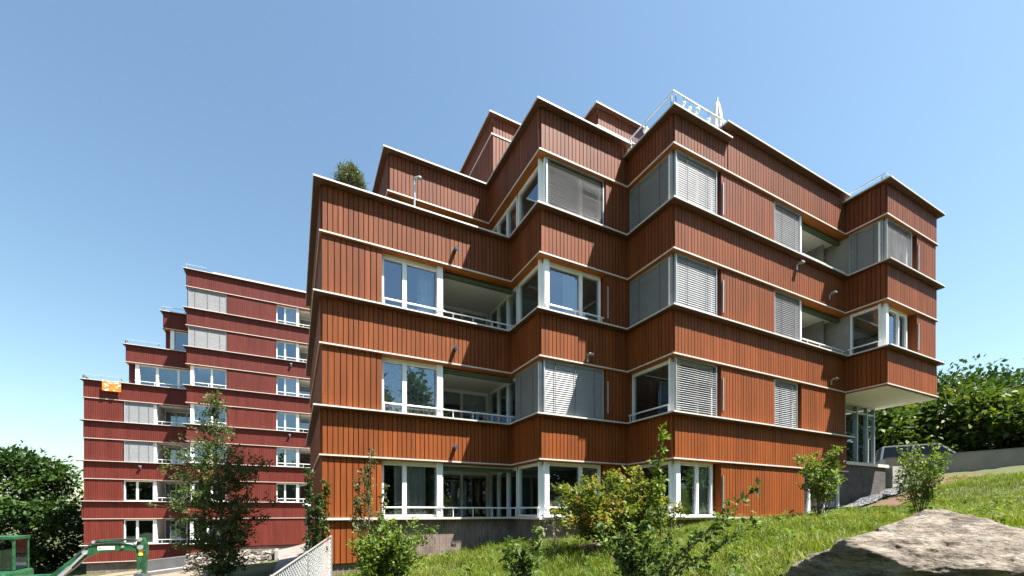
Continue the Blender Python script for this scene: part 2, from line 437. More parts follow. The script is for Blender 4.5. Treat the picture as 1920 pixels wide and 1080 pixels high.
# top storey: pieces of different parapet height
T1b, T1c, T1e = (2.69,19.6), (2.69,13.90), (6.15,13.90)
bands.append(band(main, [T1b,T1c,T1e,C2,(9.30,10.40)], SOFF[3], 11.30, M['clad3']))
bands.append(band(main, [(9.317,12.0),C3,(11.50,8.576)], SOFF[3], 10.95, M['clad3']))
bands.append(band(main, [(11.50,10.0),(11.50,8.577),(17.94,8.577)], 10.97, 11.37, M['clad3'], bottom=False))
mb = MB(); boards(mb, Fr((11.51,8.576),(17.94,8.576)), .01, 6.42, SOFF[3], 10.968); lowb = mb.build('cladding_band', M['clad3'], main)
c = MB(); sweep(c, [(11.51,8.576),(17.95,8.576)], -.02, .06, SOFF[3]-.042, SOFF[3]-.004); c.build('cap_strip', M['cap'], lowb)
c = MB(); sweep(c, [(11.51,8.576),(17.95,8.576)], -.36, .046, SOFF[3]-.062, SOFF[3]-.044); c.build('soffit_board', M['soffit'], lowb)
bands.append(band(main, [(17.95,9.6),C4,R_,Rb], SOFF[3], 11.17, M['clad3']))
# set-back upper volumes
for (a, b, c_) in (((6.30,20.),(6.30,14.0),(9.38,14.0)), ((9.42,19.),(9.42,12.05),(13.6,12.05))):
    mb = MB()
    for q in ((a,b),(b,c_)):
        f = Fr(*q); boards(mb, f, .01, f.L-.01, 11.0, 13.36)
    mb.build('wall_panel', M['clad4'], main)
    band(main, [a,b,c_], 13.42, 14.02, M['clad4'], top_e=.17, bot_e=.05)
    slab(main, [b,(c_[0]+.0,b[1]),(c_[0],20),(b[0],20)], 13.85, 13.99, M['roof'], 'roof')
# roofs and terraces
slab(main, [(2.75,13.96),(6.2,13.96),(6.2,10.46),(9.3,10.46),(9.3,19.5),(2.75,19.5)], 11.12, 11.25, M['roof'], 'roof')
slab(main, [(9.37,8.63),(17.9,8.63),(17.9,17),(9.37,17)], 10.7, 10.83, M['roof'], 'roof')
slab(main, [(18.0,7.4),(21.65,7.4),(21.65,17),(18.0,17)], 10.8, 10.95, M['roof'], 'roof')
slab(main, [(.8,12.25),(6.1,12.25),(6.1,13.95),(6.1,19.5),(.8,19.5)], 7.75, 7.9, M['roof'], 'terrace_floor')
mb = MB(); mb.box(6.5,9.25,10.85,10.95,11.26,11.46); mb.box(6.5,6.6,10.95,13.8,11.26,11.46); mb.build('roof_upstand', M['cap'], main)
# bay four hangs out: pale soffit under it
mb = MB(); mb.box(18.03,21.69,7.35,16.9,SOFF[1]-.12,SOFF[1]-.065); mb.build('overhang_soffit', M['ceiling'], main)
# floor slabs + rooms behind the glass
foot = offset([Lb,Lc,P1,C2,P2,C3,P3,C4,R_,Rb], -.37); foot0 = offset([Lb,Lc,P1,C2,P2,C3,E_,Eb], -.37)
for k in range(4):
    poly = foot if k in (1,2) else foot0
    if k == 3: poly = offset([(6.15,19.6),C2,P2,C3,P3,C4,R_,Rb], -.37)
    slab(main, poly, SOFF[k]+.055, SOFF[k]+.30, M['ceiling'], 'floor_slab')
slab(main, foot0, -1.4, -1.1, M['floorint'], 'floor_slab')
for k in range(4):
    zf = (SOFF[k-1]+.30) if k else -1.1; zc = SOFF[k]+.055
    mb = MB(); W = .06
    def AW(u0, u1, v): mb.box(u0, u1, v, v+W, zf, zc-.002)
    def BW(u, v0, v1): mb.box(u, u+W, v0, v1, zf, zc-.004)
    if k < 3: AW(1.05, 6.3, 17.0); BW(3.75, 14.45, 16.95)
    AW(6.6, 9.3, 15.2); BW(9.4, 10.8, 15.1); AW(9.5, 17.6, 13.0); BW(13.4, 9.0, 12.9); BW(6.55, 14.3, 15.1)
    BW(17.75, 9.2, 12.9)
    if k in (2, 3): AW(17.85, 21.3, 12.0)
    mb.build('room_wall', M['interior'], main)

# ---- left flank (seen at a grazing angle)
frW = Fr(Lb, Lc)
for k in range(3): panel(main, frW, .02, frW.L-.02, SILL[k]+.056, SOFF[k]-.066, M['clad%d' % k])
# ---- front one: panel, window, loggia
F1 = Fr(Lc, P1)
sF = lambda u: u-.65
for k in range(3):
    z0, z1 = SILL[k]+.056, SOFF[k]-.066
    panel(main, F1, .0, sF(2.17), z0, z1, M['clad%d' % k], pitch=.15)
    w = window(main, F1, sF(2.19), sF(3.92), z0, z1, mull=[(sF(2.82), .12)], rpost=.17, bar=True, head=.12)
    if k < 2:
        if k == 0: curtain(w, F1, sF(2.55), sF(3.45), z0, z1)
        else: curtain(w, F1, sF(2.2), sF(3.9), z0, z1, o=-.33, mat='lace')
    else: curtain(w, F1, sF(3.3), sF(3.75), z0, z1, o=-.6)
    loggia(main, F1, sF(3.93), sF(6.33), z0, SOFF[k]-.068, 2.25, back_mull=(sF(4.6), sF(5.3)))
# terrace storey behind front one: glazing under the set-back volume
T1 = Fr(T1c, T1e)
window(main, T1, .05, T1.L-.05, SILL[3]-.4, SOFF[3]-.066, mull=[(1.1,.1),(2.3,.1)], frame='darkframe')
Tw = Fr(T1b, T1c); panel(main, Tw, .02, Tw.L-.02, 7.9, SOFF[3]-.066, M['clad3'])
# ---- bay two
B2 = Fr(C2, P2)
def side(p_back, c, k, blinds, extra_mull=(), bar=False, z1=None):
    fr = Fr(p_back, c); z0 = SILL[k]+.056; z1 = SOFF[k]-.066
    w = window(main, fr, .03, fr.L-.20, z0, z1, mull=extra_mull, rpost=.06, head=.09, bar=bar)
    if blinds: blind(w, fr, .06, fr.L-.14, z0, z1, o=-.10, tilt=72, dark=True)
    return w
for k in range(4):
    z0, z1 = SILL[k]+.056, SOFF[k]-.066
    side((6.15,12.10), C2, k, k == 1, bar=(k in (0,3)))
    frb = Fr((6.15,14.35), (6.15,12.12))
    ww = window(main, frb, .02, frb.L-.02, z0-.6, z1, mull=[(.75,.08),(1.5,.08)], name='window')
    if k in (1, 2): curtain(ww, frb, .9, 1.5, z0-.5, z1, o=-.45)
    w = window(main, B2, .20, 2.25, z0, z1, mull=[(1.52,.09)], lpost=.15, bar=(k in (0,2)))
    if k == 2: curtain(w, B2, .95, 1.45, z0, z1)
    if k in (1, 3): blind(w, B2, .16 if k == 1 else .24, 2.24, z0, z1, o=-.06, tilt=70 if k == 1 else 42, tapes=(k == 1))
    panel(main, B2, 2.30, 3.36, z0, z1, M['clad%d' % k], bar=(k in (0,1,2)))
# ---- bay three
B3 = Fr(C3, P3); s3 = lambda u: u-9.317
for k in range(4):
    z0, z1 = SILL[k]+.056, SOFF[k]-.066; cm = M['clad%d' % k]
    side((9.317,10.44), C3, k, k >= 2, bar=(k in (0,1)))
    w = window(main, B3, .20, s3(11.12), z0, z1, mull=[(1.15,.08)], lpost=.15 if k < 2 else .08)
    if k >= 1: blind(w, B3, .14, s3(11.10), z0, z1, o=-.06, tilt={1:36,2:66,3:68}[k], tapes=(k > 1))
    if k == 0:
        curtain(w, B3, 1.25, 1.72, z0, z1); curtain(w, B3, .28, .5, z0, z1)
        panel(main, B3, s3(11.25), s3(15.45), z0, z1, cm, bar=True)
        w = window(main, B3, s3(15.5), s3(17.95), z0, z1, mull=[(s3(16.05),.08),(s3(17.0),.08)])
    else:
        panel(main, B3, s3(11.25), s3(13.80), z0, z1, cm, bar=True)
        if k == 1:
            w = window(main, B3, s3(13.85), s3(15.10), z0, z1)
            blind(w, B3, s3(13.87), s3(15.08), z0, z1, o=-.06, tilt=54)
            panel(main, B3, s3(15.28), s3(18.0), z0, z1, cm)
        else:
            w = window(main, B3, s3(13.85), s3(15.42), z0, z1, rpost=.14)
            blind(w, B3, s3(13.87), s3(15.24), z0, z1, o=-.06, tilt=62 if k == 3 else 50)
            loggia(main, B3, s3(15.45), s3(18.13), z0, SOFF[k]-.068, 2.1, back_mull=(s3(16.4),s3(17.2)))
# ---- bay four
B4 = Fr(C4, R_)
for k in (2, 3):
    z0, z1 = SILL[k]+.056, SOFF[k]-.066
    side((17.95,8.52), C4, k, k == 3, bar=(k == 2))
    mb = MB(); mb.box(18.10,18.16,8.50,10.6,z0-.6,z1-.01); mb.build('side_wall', M['concrete'], main)
    w = window(main, B4, .20, 1.95, z0, z1, mull=[(1.3,.05)], lpost=.15 if k == 2 else .08)
    if k == 3: blind(w, B4, .14, 1.90, z0, z1, o=-.06, tilt=62)
    else: curtain(w, B4, .35, 1.0, z0, z0+.9); curtain(w, B4, 1.5, 1.8, z0, z1)
    panel(main, B4, 2.22, 3.74, z0, z1, M['clad%d' % k], bar=True)
# right flank
frE = Fr(R_, Rb)
for k in (2, 3): panel(main, frE, .02, frE.L-.02, SILL[k]+.056, SOFF[k]-.066, M['clad%d' % k])
frE0 = Fr((18.02,9.4), Eb)
for k in (0, 1): panel(main, frE0, .02, frE0.L-.02, SILL[k]+.056, SOFF[k]-.066, M['clad%d' % k])
# rear walls
for (p, q) in (((9.34,19.55),(.7,19.55)), ((21.66,16.95),(9.36,16.95))):
    f = Fr(p, q); mb = MB(); boards(mb, f, 0, f.L, -3.0, 10.9 if p[0] > 10 else 11.1, 0, .3); mb.build('rear_wall', M['clad1'], main)
# entrance glazing below the overhang
frG = Fr((18.04,9.05), (21.35,9.05))
eg = window(main, frG, 0, frG.L, 1.93, SOFF[1]-.125, mull=[(1.05,.05),(1.95,.06),(2.7,.05)], name='entrance_glazing', o=-.1, head=.06, fw=.05, transom=3.95, frame='steel')
mb = MB(); mb.box(18.05,21.3,13.,13.06,1.5,4.2); mb.box(21.24,21.3,9.3,12.9,1.5,4.2); mb.build('room_wall', M['ceiling'], main)
mb = MB(); mb.box(18.04,21.75,8.80,12.95,1.80,1.92); mb.build('entrance_slab', M['cap'], main)
mb = MB(); mb.box(18.04,21.6,8.86,12.9,-.6,1.798); mb.build('plinth', M['brickdark'], main)
# ---- ground sill line and plinth
lowpath = [Lb,Lc,P1,C2,P2,C3,E_]
mb = MB(); sweep(mb, lowpath, -.30, .06, SILL[0]-.01, SILL[0]+.05); gs = mb.build('ground_sill', M['cap'], main)
mb = MB(); boards(mb, Fr(Lc,(2.3,12.145)), .01, 1.64, -1.35, SILL[0]-.012, -.06, pitch=.15); boards(mb, frW, .02, frW.L-.0, -1.9, SILL[0]-.012, -.06); mb.build('wall_panel', M['clad0'], main)
mb = MB(); sweep(mb, [Lb,Lc,(2.3,12.145),P1,C2,P2,C3,E_,(18.02,12.)], -.32, -.10, -2.4, SILL[0]-.012); mb.build('plinth', M['brick'], main)
# window boards on the lawn storey
mb = MB(); B2.box(mb, .05, 2.25, -.2, .12, SILL[0]+.052, SILL[0]+.075); B3.box(mb, .05, 1.85, -.2, .16, SILL[0]+.052, SILL[0]+.075); B3.box(mb, s3(15.45), s3(17.9), -.2, .16, SILL[0]+.052, SILL[0]+.075); mb.build('window_board', M['white'], main)
# ---- glass railings on the terraces
glass_railing(main, [(9.32,12.0),C3,(11.45,8.576)], 11.02, 11.52, o=.02)
glass_railing(main, [(17.95,9.9),C4,(18.9,7.338)], 11.22, 11.50, o=-.02)
mb = MB(); mb.tube([(.75,19.,8.55),(.75,12.25,8.55),(6.1,12.25,8.55)], .03, 6); mb.build('terrace_rail', M['cap'], main)
# ---- small fittings on the belts
def spout(fr, s, z, l=.22):
    mb = MB(); P = fr.pt
    mb.tube([P(s,.0,z),P(s,l,z-.02)], .055, 10); mb.tube([P(s,.02,z),P(s,.035,z)], .085, 10)
    mb.build('rain_spout', M['darkframe'], main)
for z in (1.90, 4.80, 7.70): spout(F1, sF(4.24), z)
spout(F1, sF(4.20), -.95, .14)
def lamp(fr, s, z):
    mb = MB(); P = fr.pt
    fr.box(mb, s-.035, s+.035, .026, .05, z-.10, z+.08); mb.tube([P(s,.045,z+.05),P(s,.15,z+.09)], .016, 6)
    fr.box(mb, s-.08, s+.08, .10, .25, z+.06, z+.11)
    mb.build('wall_floodlight', M['steel'], main, bevel=.01)
lamp(B2, 1.60, 4.52); lamp(B3, s3(14.95), 8.15); lamp(B3, s3(16.9), 7.6); lamp(B3, s3(17.0), 4.6)
settle(main)
BOARD_FILL = .91
# ------------------------------------------------------------------ the red building further down
red = thing('apartment_building', 'dark red timber clad apartment block stepping down to the left beyond the slender young tree', 'building', (-5,42,-3))
RS = lambda n: .82+2.91*n            # sill heights
RF = lambda n: RS(n)+1.62            # belt undersides
VR, VL = 40.0, 41.5
uJ, uE = -7.15, 8.0
def redmat(n): return M['red%d' % (0 if n < 1 else 1 if n < 3 else 2)]
LB = {2: -13.40, 3: -11.05, 4: -8.85}     # left ends of the stepping belts: belt n tops out at sill n+1
for n in range(-1, 6):
    path = [(uJ,VL),(uJ,VR),(uE,VR)]
    if n <= 2: path = [(-13.40,58),(-13.40,VL)]+path
    elif n in LB: path = [(LB[n],58),(LB[n],VL)]+path
    else: path = [(uJ,58),(uJ,VR),(uE,VR)]
    if n == -1: path = [(-13.40,58),(-13.40,VL)]+path
    top = RS(n+1)-.06
    b = band(red, path, RF(n), top, redmat(n), top_e=.2, bot_e=.07)
    if n in (2, 3, 4, 5): # white terrace parapet flashing
        pass
f = Fr((uE-.1,57),(-13.3,57)); mb = MB(); boards(mb, f, 0, f.L, -5, RS(3)-.3, 0, .6); boards(mb, Fr((uE-.1,57),(uJ,57)), 0, uE-.1-uJ, RS(3)-.3, RS(6)-.4, 0, .6); mb.build('rear_wall', M['red0'], red)
# top of lowest belt on the left
band(red, [(-13.40,58),(-13.40,VL),(uJ,VL),(uJ,VR),(-4.9,VR)], -3.62, RS(-1)-.35, M['red0'], top_e=.2, bot_e=.07)
mb = MB(); mb.box(-13.3,uE-.1,VR+.5 if False else VL+.15,57.5,-6.2,-3.66); mb.box(-7.05,uE-.1,VR+.1,VL+.15,-6.2,-2.75); mb.build('plinth', M['brick'], red)
# roofs
slab(red, [(uJ+.05,VR+.05),(uE-.05,VR+.05),(uE-.05,57),(uJ+.05,57)], RS(6)-.35, RS(6)-.2, M['roof'], 'roof')
for n, x in ((3,-13.35),(4,-11.0),(5,-8.8)):
    slab(red, [(x,VL+.05),(uJ+.04,VL+.05),(uJ+.04,57),(x,57)], RS(n)-.35, RS(n)-.2, M['roof'], 'terrace_floor')
mb = MB(); mb.box(-5.6,uE-.2,VR+.55,VR+9,RS(6)-.1,RS(6)+.42); mb.build('roof_upstand', M['cap'], red)
# slabs and rooms
for n in range(-1, 6):
    x0 = -13.3 if n <= 2 else LB.get(n, uJ)+.1
    if n <= 4: slab(red, [(x0,VL+.38),(uJ+.38,VL+.38),(uJ+.38,VR+.38),(uE-.1,VR+.38),(uE-.1,57),(x0,57)], RF(n)+.055, RF(n)+.28, M['ceiling'], 'floor_slab')
    else: slab(red, [(uJ+.2,VR+.38),(uE-.1,VR+.38),(uE-.1,57),(uJ+.2,57)], RF(n)+.055, RF(n)+.28, M['ceiling'], 'floor_slab')
    zf = RF(n-1)+.28; mb = MB()
    mb.box(-7.0, uE-.2, VR+4.5, VR+4.56, zf, RF(n)+.05); mb.box(-4.5,-4.44,VR+.4,VR+4.4,zf,RF(n)+.05); mb.box(.3,.36,VR+.3,VR+4.4,zf,RF(n)+.05)
    if n <= 3: mb.box(x0, -7.1, VL+4.6, VL+4.66, zf, RF(n)+.05); mb.box(-9.35,-9.29,VL+2.3,VL+4.5,zf,RF(n)+.05)
    mb.build('room_wall', M['interior'], red)
FR = Fr((uJ,VR),(uE,VR)); sr = lambda u: u-uJ
for n in range(-1, 6):
    z0, z1 = RS(n)+.0, RF(n)-.066; cm = redmat(n)
    if n == -1:
        panel(red, FR, sr(-4.6), sr(uE), z0-.6, z1, cm)
        w = window(red, FR, .2, sr(-4.65), z0, z1, mull=[(1.3,.12)], lpost=.2)
        continue
    panel(red, FR, sr(-4.60), sr(-1.25), z0, z1, cm)
    w = window(red, FR, sr(-1.22), sr(.42), z0, z1, mull=[(sr(-.60),.12)], rpost=.2, bar=True)
    if n in (0,): blind(w, FR, sr(-1.16), sr(.18), z0+.4, z1, o=-.34, tilt=40, tapes=True)
    if n == 3 or n == 5: curtain(w, FR, sr(-.5), sr(.15), z0, z1)
    loggia(red, FR, sr(.45), sr(2.6), z0, RF(n)-.068, 2.0, back_mull=(sr(1.4),), awning=False)
    panel(red, FR, sr(2.65), sr(uE), z0, z1, cm)
    w = window(red, FR, .22, sr(-4.65), z0, z1, mull=[(1.55,.12)], lpost=.22, bar=(n in (2,3)))
    if n in (4, 5): blind(w, FR, .12, sr(-4.66), z0, z1, o=-.05, tilt=64, tapes=True)
FL = Fr((-13.4,VL),(uJ,VL)); sl = lambda u: u+13.4
for n in (-1, 0, 1, 2):
    z0, z1 = RS(n), RF(n)-.066; cm = redmat(n)
    if n == -1: z0 -= .29
    panel(red, FL, 0, sl(-11.25), z0, z1, cm)
    w = window(red, FL, sl(-11.2), sl(-9.28), z0, z1, mull=[(sl(-10.45),.14)], rpost=.22, lpost=.06)
    if n > 0: blind(w, FL, sl(-11.16), sl(-9.45), z0, z1, o=-.05, tilt=64, tapes=True)
    loggia(red, FL, sl(-9.25), sl(-7.0), z0, RF(n)-.068, 2.2, back_mull=(sl(-8.5),sl(-7.8)), awning=False)
window(red, FL, sl(-10.55), sl(-7.18), RS(3), RF(3)-.066, mull=[(sl(-9.25),.18),(sl(-7.95),.14)], lpost=.25, bar=True)
window(red, FL, sl(-8.45), sl(-7.18), RS(4), RF(4)-.066, mull=[], lpost=.25)
for n, x in ((3,-11.0),(4,-8.8)):
    f = Fr((x,57),(x,VL+.4)); panel(red, f, .1, f.L, RS(n), RF(n)-.066, redmat(n))
f = Fr((uJ,57),(uJ,VR)); panel(red, f, .1, f.L-.3, RS(5), RF(5)-.066, redmat(5)); panel(red, f, .1, f.L-1.6, RS(4), RF(4)-.066, redmat(4))
f = Fr((-13.4,58),(-13.4,VL))
for n in (-1,0,1,2): panel(red, f, .1, f.L-.02, RS(n)-(.29 if n < 0 else 0), RF(n)-.066, redmat(n), pitch=.3)
# glass railings on the stepping terraces
for n, x0, x1 in ((3,-13.4,-11.2),(4,-11.05,-9.0),(5,-8.85,-7.4),(6,uJ,-5.9)):
    v = VR if n == 6 else VL
    glass_railing(red, [(x0,v+6),(x0,v),(x1,v)], RS(n)+.02, RS(n)+.30, o=.05, every=1.6)
for (fr_, s, n) in ((FR,sr(-.15),4),(FR,sr(-.25),2),(FL,sl(-10.2),1),(FL,sl(-10.1),-1)):
    mb = MB(); P = fr_.pt; z = RS(n)-.35
    fr_.box(mb, s-.04, s+.04, .03, .07, z-.12, z+.08); fr_.box(mb, s-.08, s+.08, .07, .24, z+.02, z+.08)
    mb.build('wall_floodlight', M['steel'], red)
for (fr_, s, n) in ((FR,sr(1.05),2),(FR,sr(1.05),0),(FL,sl(-8.45),1),(FL,sl(-8.45),-1),(FL,sl(-8.3),0)):
    mb = MB(); P = fr_.pt; z = RS(n)-.82
    mb.tube([P(s,0,z),P(s,.22,z-.02)], .06, 8); mb.build('rain_spout', M['darkframe'], red)
settle(red)

# orange towel hanging over the lowest terrace parapet
M['towel'] = None
def towel_mat():
    m, nt, out = mat_new('orange_banner_cloth'); p = principled(nt, out, (.85,.22,.03), .85)
    tc = N(nt, 'ShaderNodeTexCoord'); no = N(nt, 'ShaderNodeTexNoise'); no.inputs['Scale'].default_value = 3.2; no.inputs['Detail'].default_value = 2
    mp = N(nt, 'ShaderNodeMapping'); mp.inputs['Scale'].default_value = (1,1,2.2); mp.inputs['Location'].default_value = (1.3,0,.4)
    nt.links.new(tc.outputs['Object'], mp.inputs[0]); nt.links.new(mp.outputs[0], no.inputs['Vector'])
    r = ramp(nt, [(.56,(.80,.17,.02)),(.62,(.85,.72,.62))]); nt.links.new(no.outputs['Fac'], r.inputs[0]); nt.links.new(r.outputs[0], p.inputs['Base Color'])
    return m
mb = MB(); nx, nz = 14, 8; W_, H_ = 1.05, .80; x0, zt = -12.33, RS(3)+.02
G = [[(x0+W_*i/nx, VL-.26-.03*math.sin(i*.9)*(j/nz)-.02*j/nz, zt-H_*j/nz-.10*math.sin(math.pi*i/nx)*(1-j/nz)) for i in range(nx+1)] for j in range(nz+1)]
for j in range(nz):
    for i in range(nx): mb.quad(G[j+1][i],G[j+1][i+1],G[j][i+1],G[j][i])
tw = mb.build('banner', towel_mat(), smooth=True)
m = tw.modifiers.new('thick','SOLIDIFY'); m.thickness = .012
tag(tw, 'orange cloth with white marks hanging over the terrace edge of the red block', 'cloth')

BOARD_FILL = .85
# ------------------------------------------------------------------ terrain
FU = [(-400,-14),(-60,-7.5),(-40,-5.2),(-15,-3.35),(-8,-2.75),(-3,-2.0),(0,-1.62),(3.3,-1.10),(6.15,-.70),(9.7,-.33),(12,-.13),(16,-.02),(18,.28),(20.2,.72),(22,1.25),(26.5,1.72),(29,2.2),(40,3.2),(70,5.5),(400,12)]
FX = np.array([a for a, _ in FU]); FY = np.array([b for _, b in FU])
def gz(u, v):
    u = np.asarray(u, float); v = np.asarray(v, float)
    # smoothed slope across u, gentle fall towards +v on the low side
    z = sum(np.interp(u+d, FX, FY) for d in (-1.0,-.5,0,.5,1.0))/5
    vv = np.clip(v, -40, 60)
    z = z-.02*np.clip(vv,-40,13)-.04*np.clip(vv-13,0,27)*np.clip((6-u)/6,0,1)
    return z
def gzf(u, v): return float(gz(u, v))
def gbump(u, v):
    return .03*np.sin(u*2.1+v*1.3)+.025*np.sin(u*.9-v*2.7+1)+.02*np.sin(u*4.3+v*3.7)
us = np.concatenate([np.linspace(-400,-45,14), np.linspace(-40,40,161), np.linspace(46,400,14)])
vs = np.concatenate([np.linspace(-300,-32,10), np.linspace(-30,62,185), np.linspace(70,500,16)])
U, V = np.meshgrid(us, vs); Z = gz(U, V)+gbump(U, V)*((np.abs(U) < 40) & (V < 60))
me = bpy.data.meshes.new('ground'); nu, nv = len(us), len(vs)
faces = [(j*nu+i, j*nu+i+1, (j+1)*nu+i+1, (j+1)*nu+i) for j in range(nv-1) for i in range(nu-1)]
me.from_pydata(np.stack([U.ravel(),V.ravel(),Z.ravel()],1).tolist(), [], faces)
me.polygons.foreach_set('use_smooth', [True]*len(faces))
M['lawn'] = ground_mat('lawn_soil', [(.3,(.045,.05,.022)),(.5,(.065,.075,.028)),(.7,(.09,.095,.04))], .9, 18)
me.materials.append(M['lawn']); go = bpy.data.objects.new('ground', me); COL.objects.link(go); tag(go, kind='structure')

def drape(name, left, right, mat, lift, n=60, m=12, rough=0.0, kind='structure'):
    """a strip between two polylines laid on the ground"""
    def samp(pl, t):
        d = [0]
        for a, b in zip(pl[:-1], pl[1:]): d.append(d[-1]+math.dist(a, b))
        return (np.interp(t*d[-1], d, [p[0] for p in pl]), np.interp(t*d[-1], d, [p[1] for p in pl]))
    mb = MB(); G = []
    for i in range(n+1):
        t = i/n; a, b = samp(left, t), samp(right, t); row = []
        for j in range(m+1):
            w = j/m; u, v = a[0]+(b[0]-a[0])*w, a[1]+(b[1]-a[1])*w
            z = gzf(u,v)+float(gbump(u,v))+lift+rough*mnoise.noise(Vector((u*3,v*3,0)))
            row.append((u,v,z))
        G.append(row)
    for i in range(n):
        for j in range(m): mb.quad(G[i][j],G[i+1][j],G[i+1][j+1],G[i][j+1])
    o = mb.build(name, mat, smooth=True); tag(o, kind=kind); return o
M['soil'] = ground_mat('building_soil', [(.3,(.13,.10,.075)),(.55,(.20,.165,.125)),(.75,(.28,.24,.19))], .7, 12)
M['paving'] = ground_mat('grey_pink_paving', [(.3,(.17,.145,.13)),(.7,(.225,.195,.175))], .6, 30, bump=.15)
M['mulch'] = ground_mat('bark_mulch', [(.3,(.05,.027,.018)),(.5,(.115,.065,.042)),(.7,(.20,.13,.09))], 5, 40, bump=1)
drape('forecourt', [(-34,10),(-34,41)], [(-3.1,10),(-3.1,39.9)], M['soil'], .03)
drape('path', [(-1.7,3),(-1.35,8),(-.6,12),(-.65,25),(-3.2,39.9)], [(-.75,3),(-.5,8),(.5,12.3),(.55,22),(6,39.9)], M['paving'], .045)
drape('earth_bed', [(18.2,7.9),(22.5,7.9),(26.3,9.5)], [(18.4,7.25),(22.5,6.85),(26.6,7.3)], M['mulch'], .05, rough=.03)
drape('earth_bed', [(5.9,8.6),(7.4,9.0)], [(5.9,7.2),(7.6,7.4)], M['mulch'], .04, n=14, rough=.03)
# pebbles along the plinth
rs = np.random.RandomState(3)
pb = []; pr = []
for i in range(2600):
    t = rs.rand(); u = 17.9+t*4.6; v = 8.15+rs.rand()*.5-.1*t
    r = .03+.05*rs.rand(); z = gzf(u,v)+float(gbump(u,v))+.05+r*.3
    a = rs.rand()*6.28; ca, sa = math.cos(a), math.sin(a); sx, sy, sz = r*(.8+.6*rs.rand()), r, r*(.5+.4*rs.rand())
    c = [(1,0,0),(0,1,0),(-1,0,0),(0,-1,0)]
    q = [(u+sx*x*ca-sy*y*sa, v+sx*x*sa+sy*y*ca, z) for x, y, _ in c]; tp = (u,v,z+sz); bt = (u,v,z-sz)
    rr = rs.rand()
    for k in range(4):
        pb += [q[k], q[(k+1)%4], tp, q[(k+1)%4], q[k], bt]; pr += [rr, rr]
M['pebble'] = leaf_mat('grey_pebbles', [(0,(.04,.04,.046)),(.5,(.095,.096,.105)),(1,(.20,.20,.205))], .8, 0, .3)
o = raw_mesh('gravel_strip', pb, 3, pr, M['pebble']); tag(o, kind='stuff')

# ------------------------------------------------------------------ grass
def facade_v(u):
    return np.where(u < 6.15, 12.0, np.where(u < 9.317, 10.25, np.where(u < 18.0, 8.45, 7.5-.02*(u-18))))
M['grass'] = leaf_mat('grass_blades', [(0,(.065,.115,.012)),(.4,(.125,.178,.018)),(.75,(.19,.232,.032)),(1,(.32,.29,.12))], .5, .4, .3)
def grass(n, u0, u1, v0, v1, h0, h1, seed, dens=None):
    rs = np.random.RandomState(seed)
    u = rs.uniform(u0,u1,n); v = rs.uniform(v0,v1,n)
    keep = (v < facade_v(u)) & (u > .85+.0*v)
    keep &= ~((u > 17.7) & (v > 7.15+.25*np.sin(u*5)+.2*rs.rand(n)))
    keep &= ~((u > 6.0) & (u < 7.4) & (v > 7.6) & (v < 8.7) & (rs.rand(n) < .8))
    cl = np.sin(u*3.1+np.sin(v*2.3)*1.7)*np.sin(v*3.7+np.sin(u*1.9)*1.3)
    keep &= rs.rand(n) < (.72+.28*cl)
    u, v, cl = u[keep], v[keep], cl[keep]; n = len(u)
    z = gz(u,v)+gbump(u,v)-.01
    h = (h0+(h1-h0)*rs.rand(n)**1.6)*(1+.35*cl); w = .0035+.0048*rs.rand(n); a = rs.rand(n)*6.283; ln = h*(.15+.55*rs.rand(n)); b = rs.rand(n)*6.283
    dx, dy = np.cos(a)*w, np.sin(a)*w; lx, ly = np.cos(b)*ln, np.sin(b)*ln
    base = np.stack([u,v,z],1); D = np.stack([dx,dy,0*dx],1)
    mid = base+np.stack([lx*.3,ly*.3,h*.6],1); tip = base+np.stack([lx,ly,h*(1-.15*ln/h)],1)
    Q = np.stack([base-D,base+D,mid+D*.75,mid-D*.75, mid-D*.75,mid+D*.75,tip+D*.1,tip-D*.1],1).reshape(-1,3)
    r = np.clip(rs.normal(.47,.2,n)+.10*cl+.12*np.sin(u*.8+v*.6)*np.sin(v*.9-u*.3),0,1); r = np.where(rs.rand(n) < .03, .95, r)
    return Q, np.repeat(r, 2)
Qa, Ra = grass(190000, .9, 14.0, 1.2, 12.0, .07, .23, 1)
Qb, Rb_ = grass(76000, 12.0, 24.5, .5, 8.5, .08, .23, 2)
Qc, Rc = grass(60000, 3.0, 24.5, -3.0, 1.2, .08, .23, 3)
o = raw_mesh('grass', np.concatenate([Qa,Qb,Qc]), 4, np.concatenate([Ra,Rb_,Rc]), M['grass']); tag(o, kind='stuff')

# low broad-leaved weeds scattered through the lawn
rs = np.random.RandomState(17); WQ = []; WR = []
for k in range(330):
    u, v = rs.uniform(1.2,20), rs.uniform(1.5,11.5)
    if v > float(facade_v(np.array(u)))-.4 or (u > 17 and v > 6.5): continue
    z = gzf(u,v)+float(gbump(u,v)); nl = rs.randint(7,15); hh = .12+.22*rs.rand(); rb = rs.rand()
    for q in range(nl):
        a_ = 6.283*rs.rand(); l_ = .07+.09*rs.rand(); h0 = hh*rs.rand(); c_, s_ = math.cos(a_), math.sin(a_); w_ = l_*.24
        p0 = (u+c_*.01, v+s_*.01, z+h0); p1 = (u+c_*l_*.5-s_*w_, v+s_*l_*.5+c_*w_, z+h0+l_*.4); p2 = (u+c_*l_, v+s_*l_, z+h0+l_*.35); p3 = (u+c_*l_*.5+s_*w_, v+s_*l_*.5-c_*w_, z+h0+l_*.4)
        WQ += [p0,p3,p2,p1]; WR.append(min(1,max(0,rb*.7+.3*rs.rand())))
o = raw_mesh('weeds', WQ, 4, WR, leaf_mat('weed_leaf', [(0,(.04,.085,.015)),(.6,(.09,.15,.03)),(1,(.17,.21,.07))])); tag(o, kind='stuff')

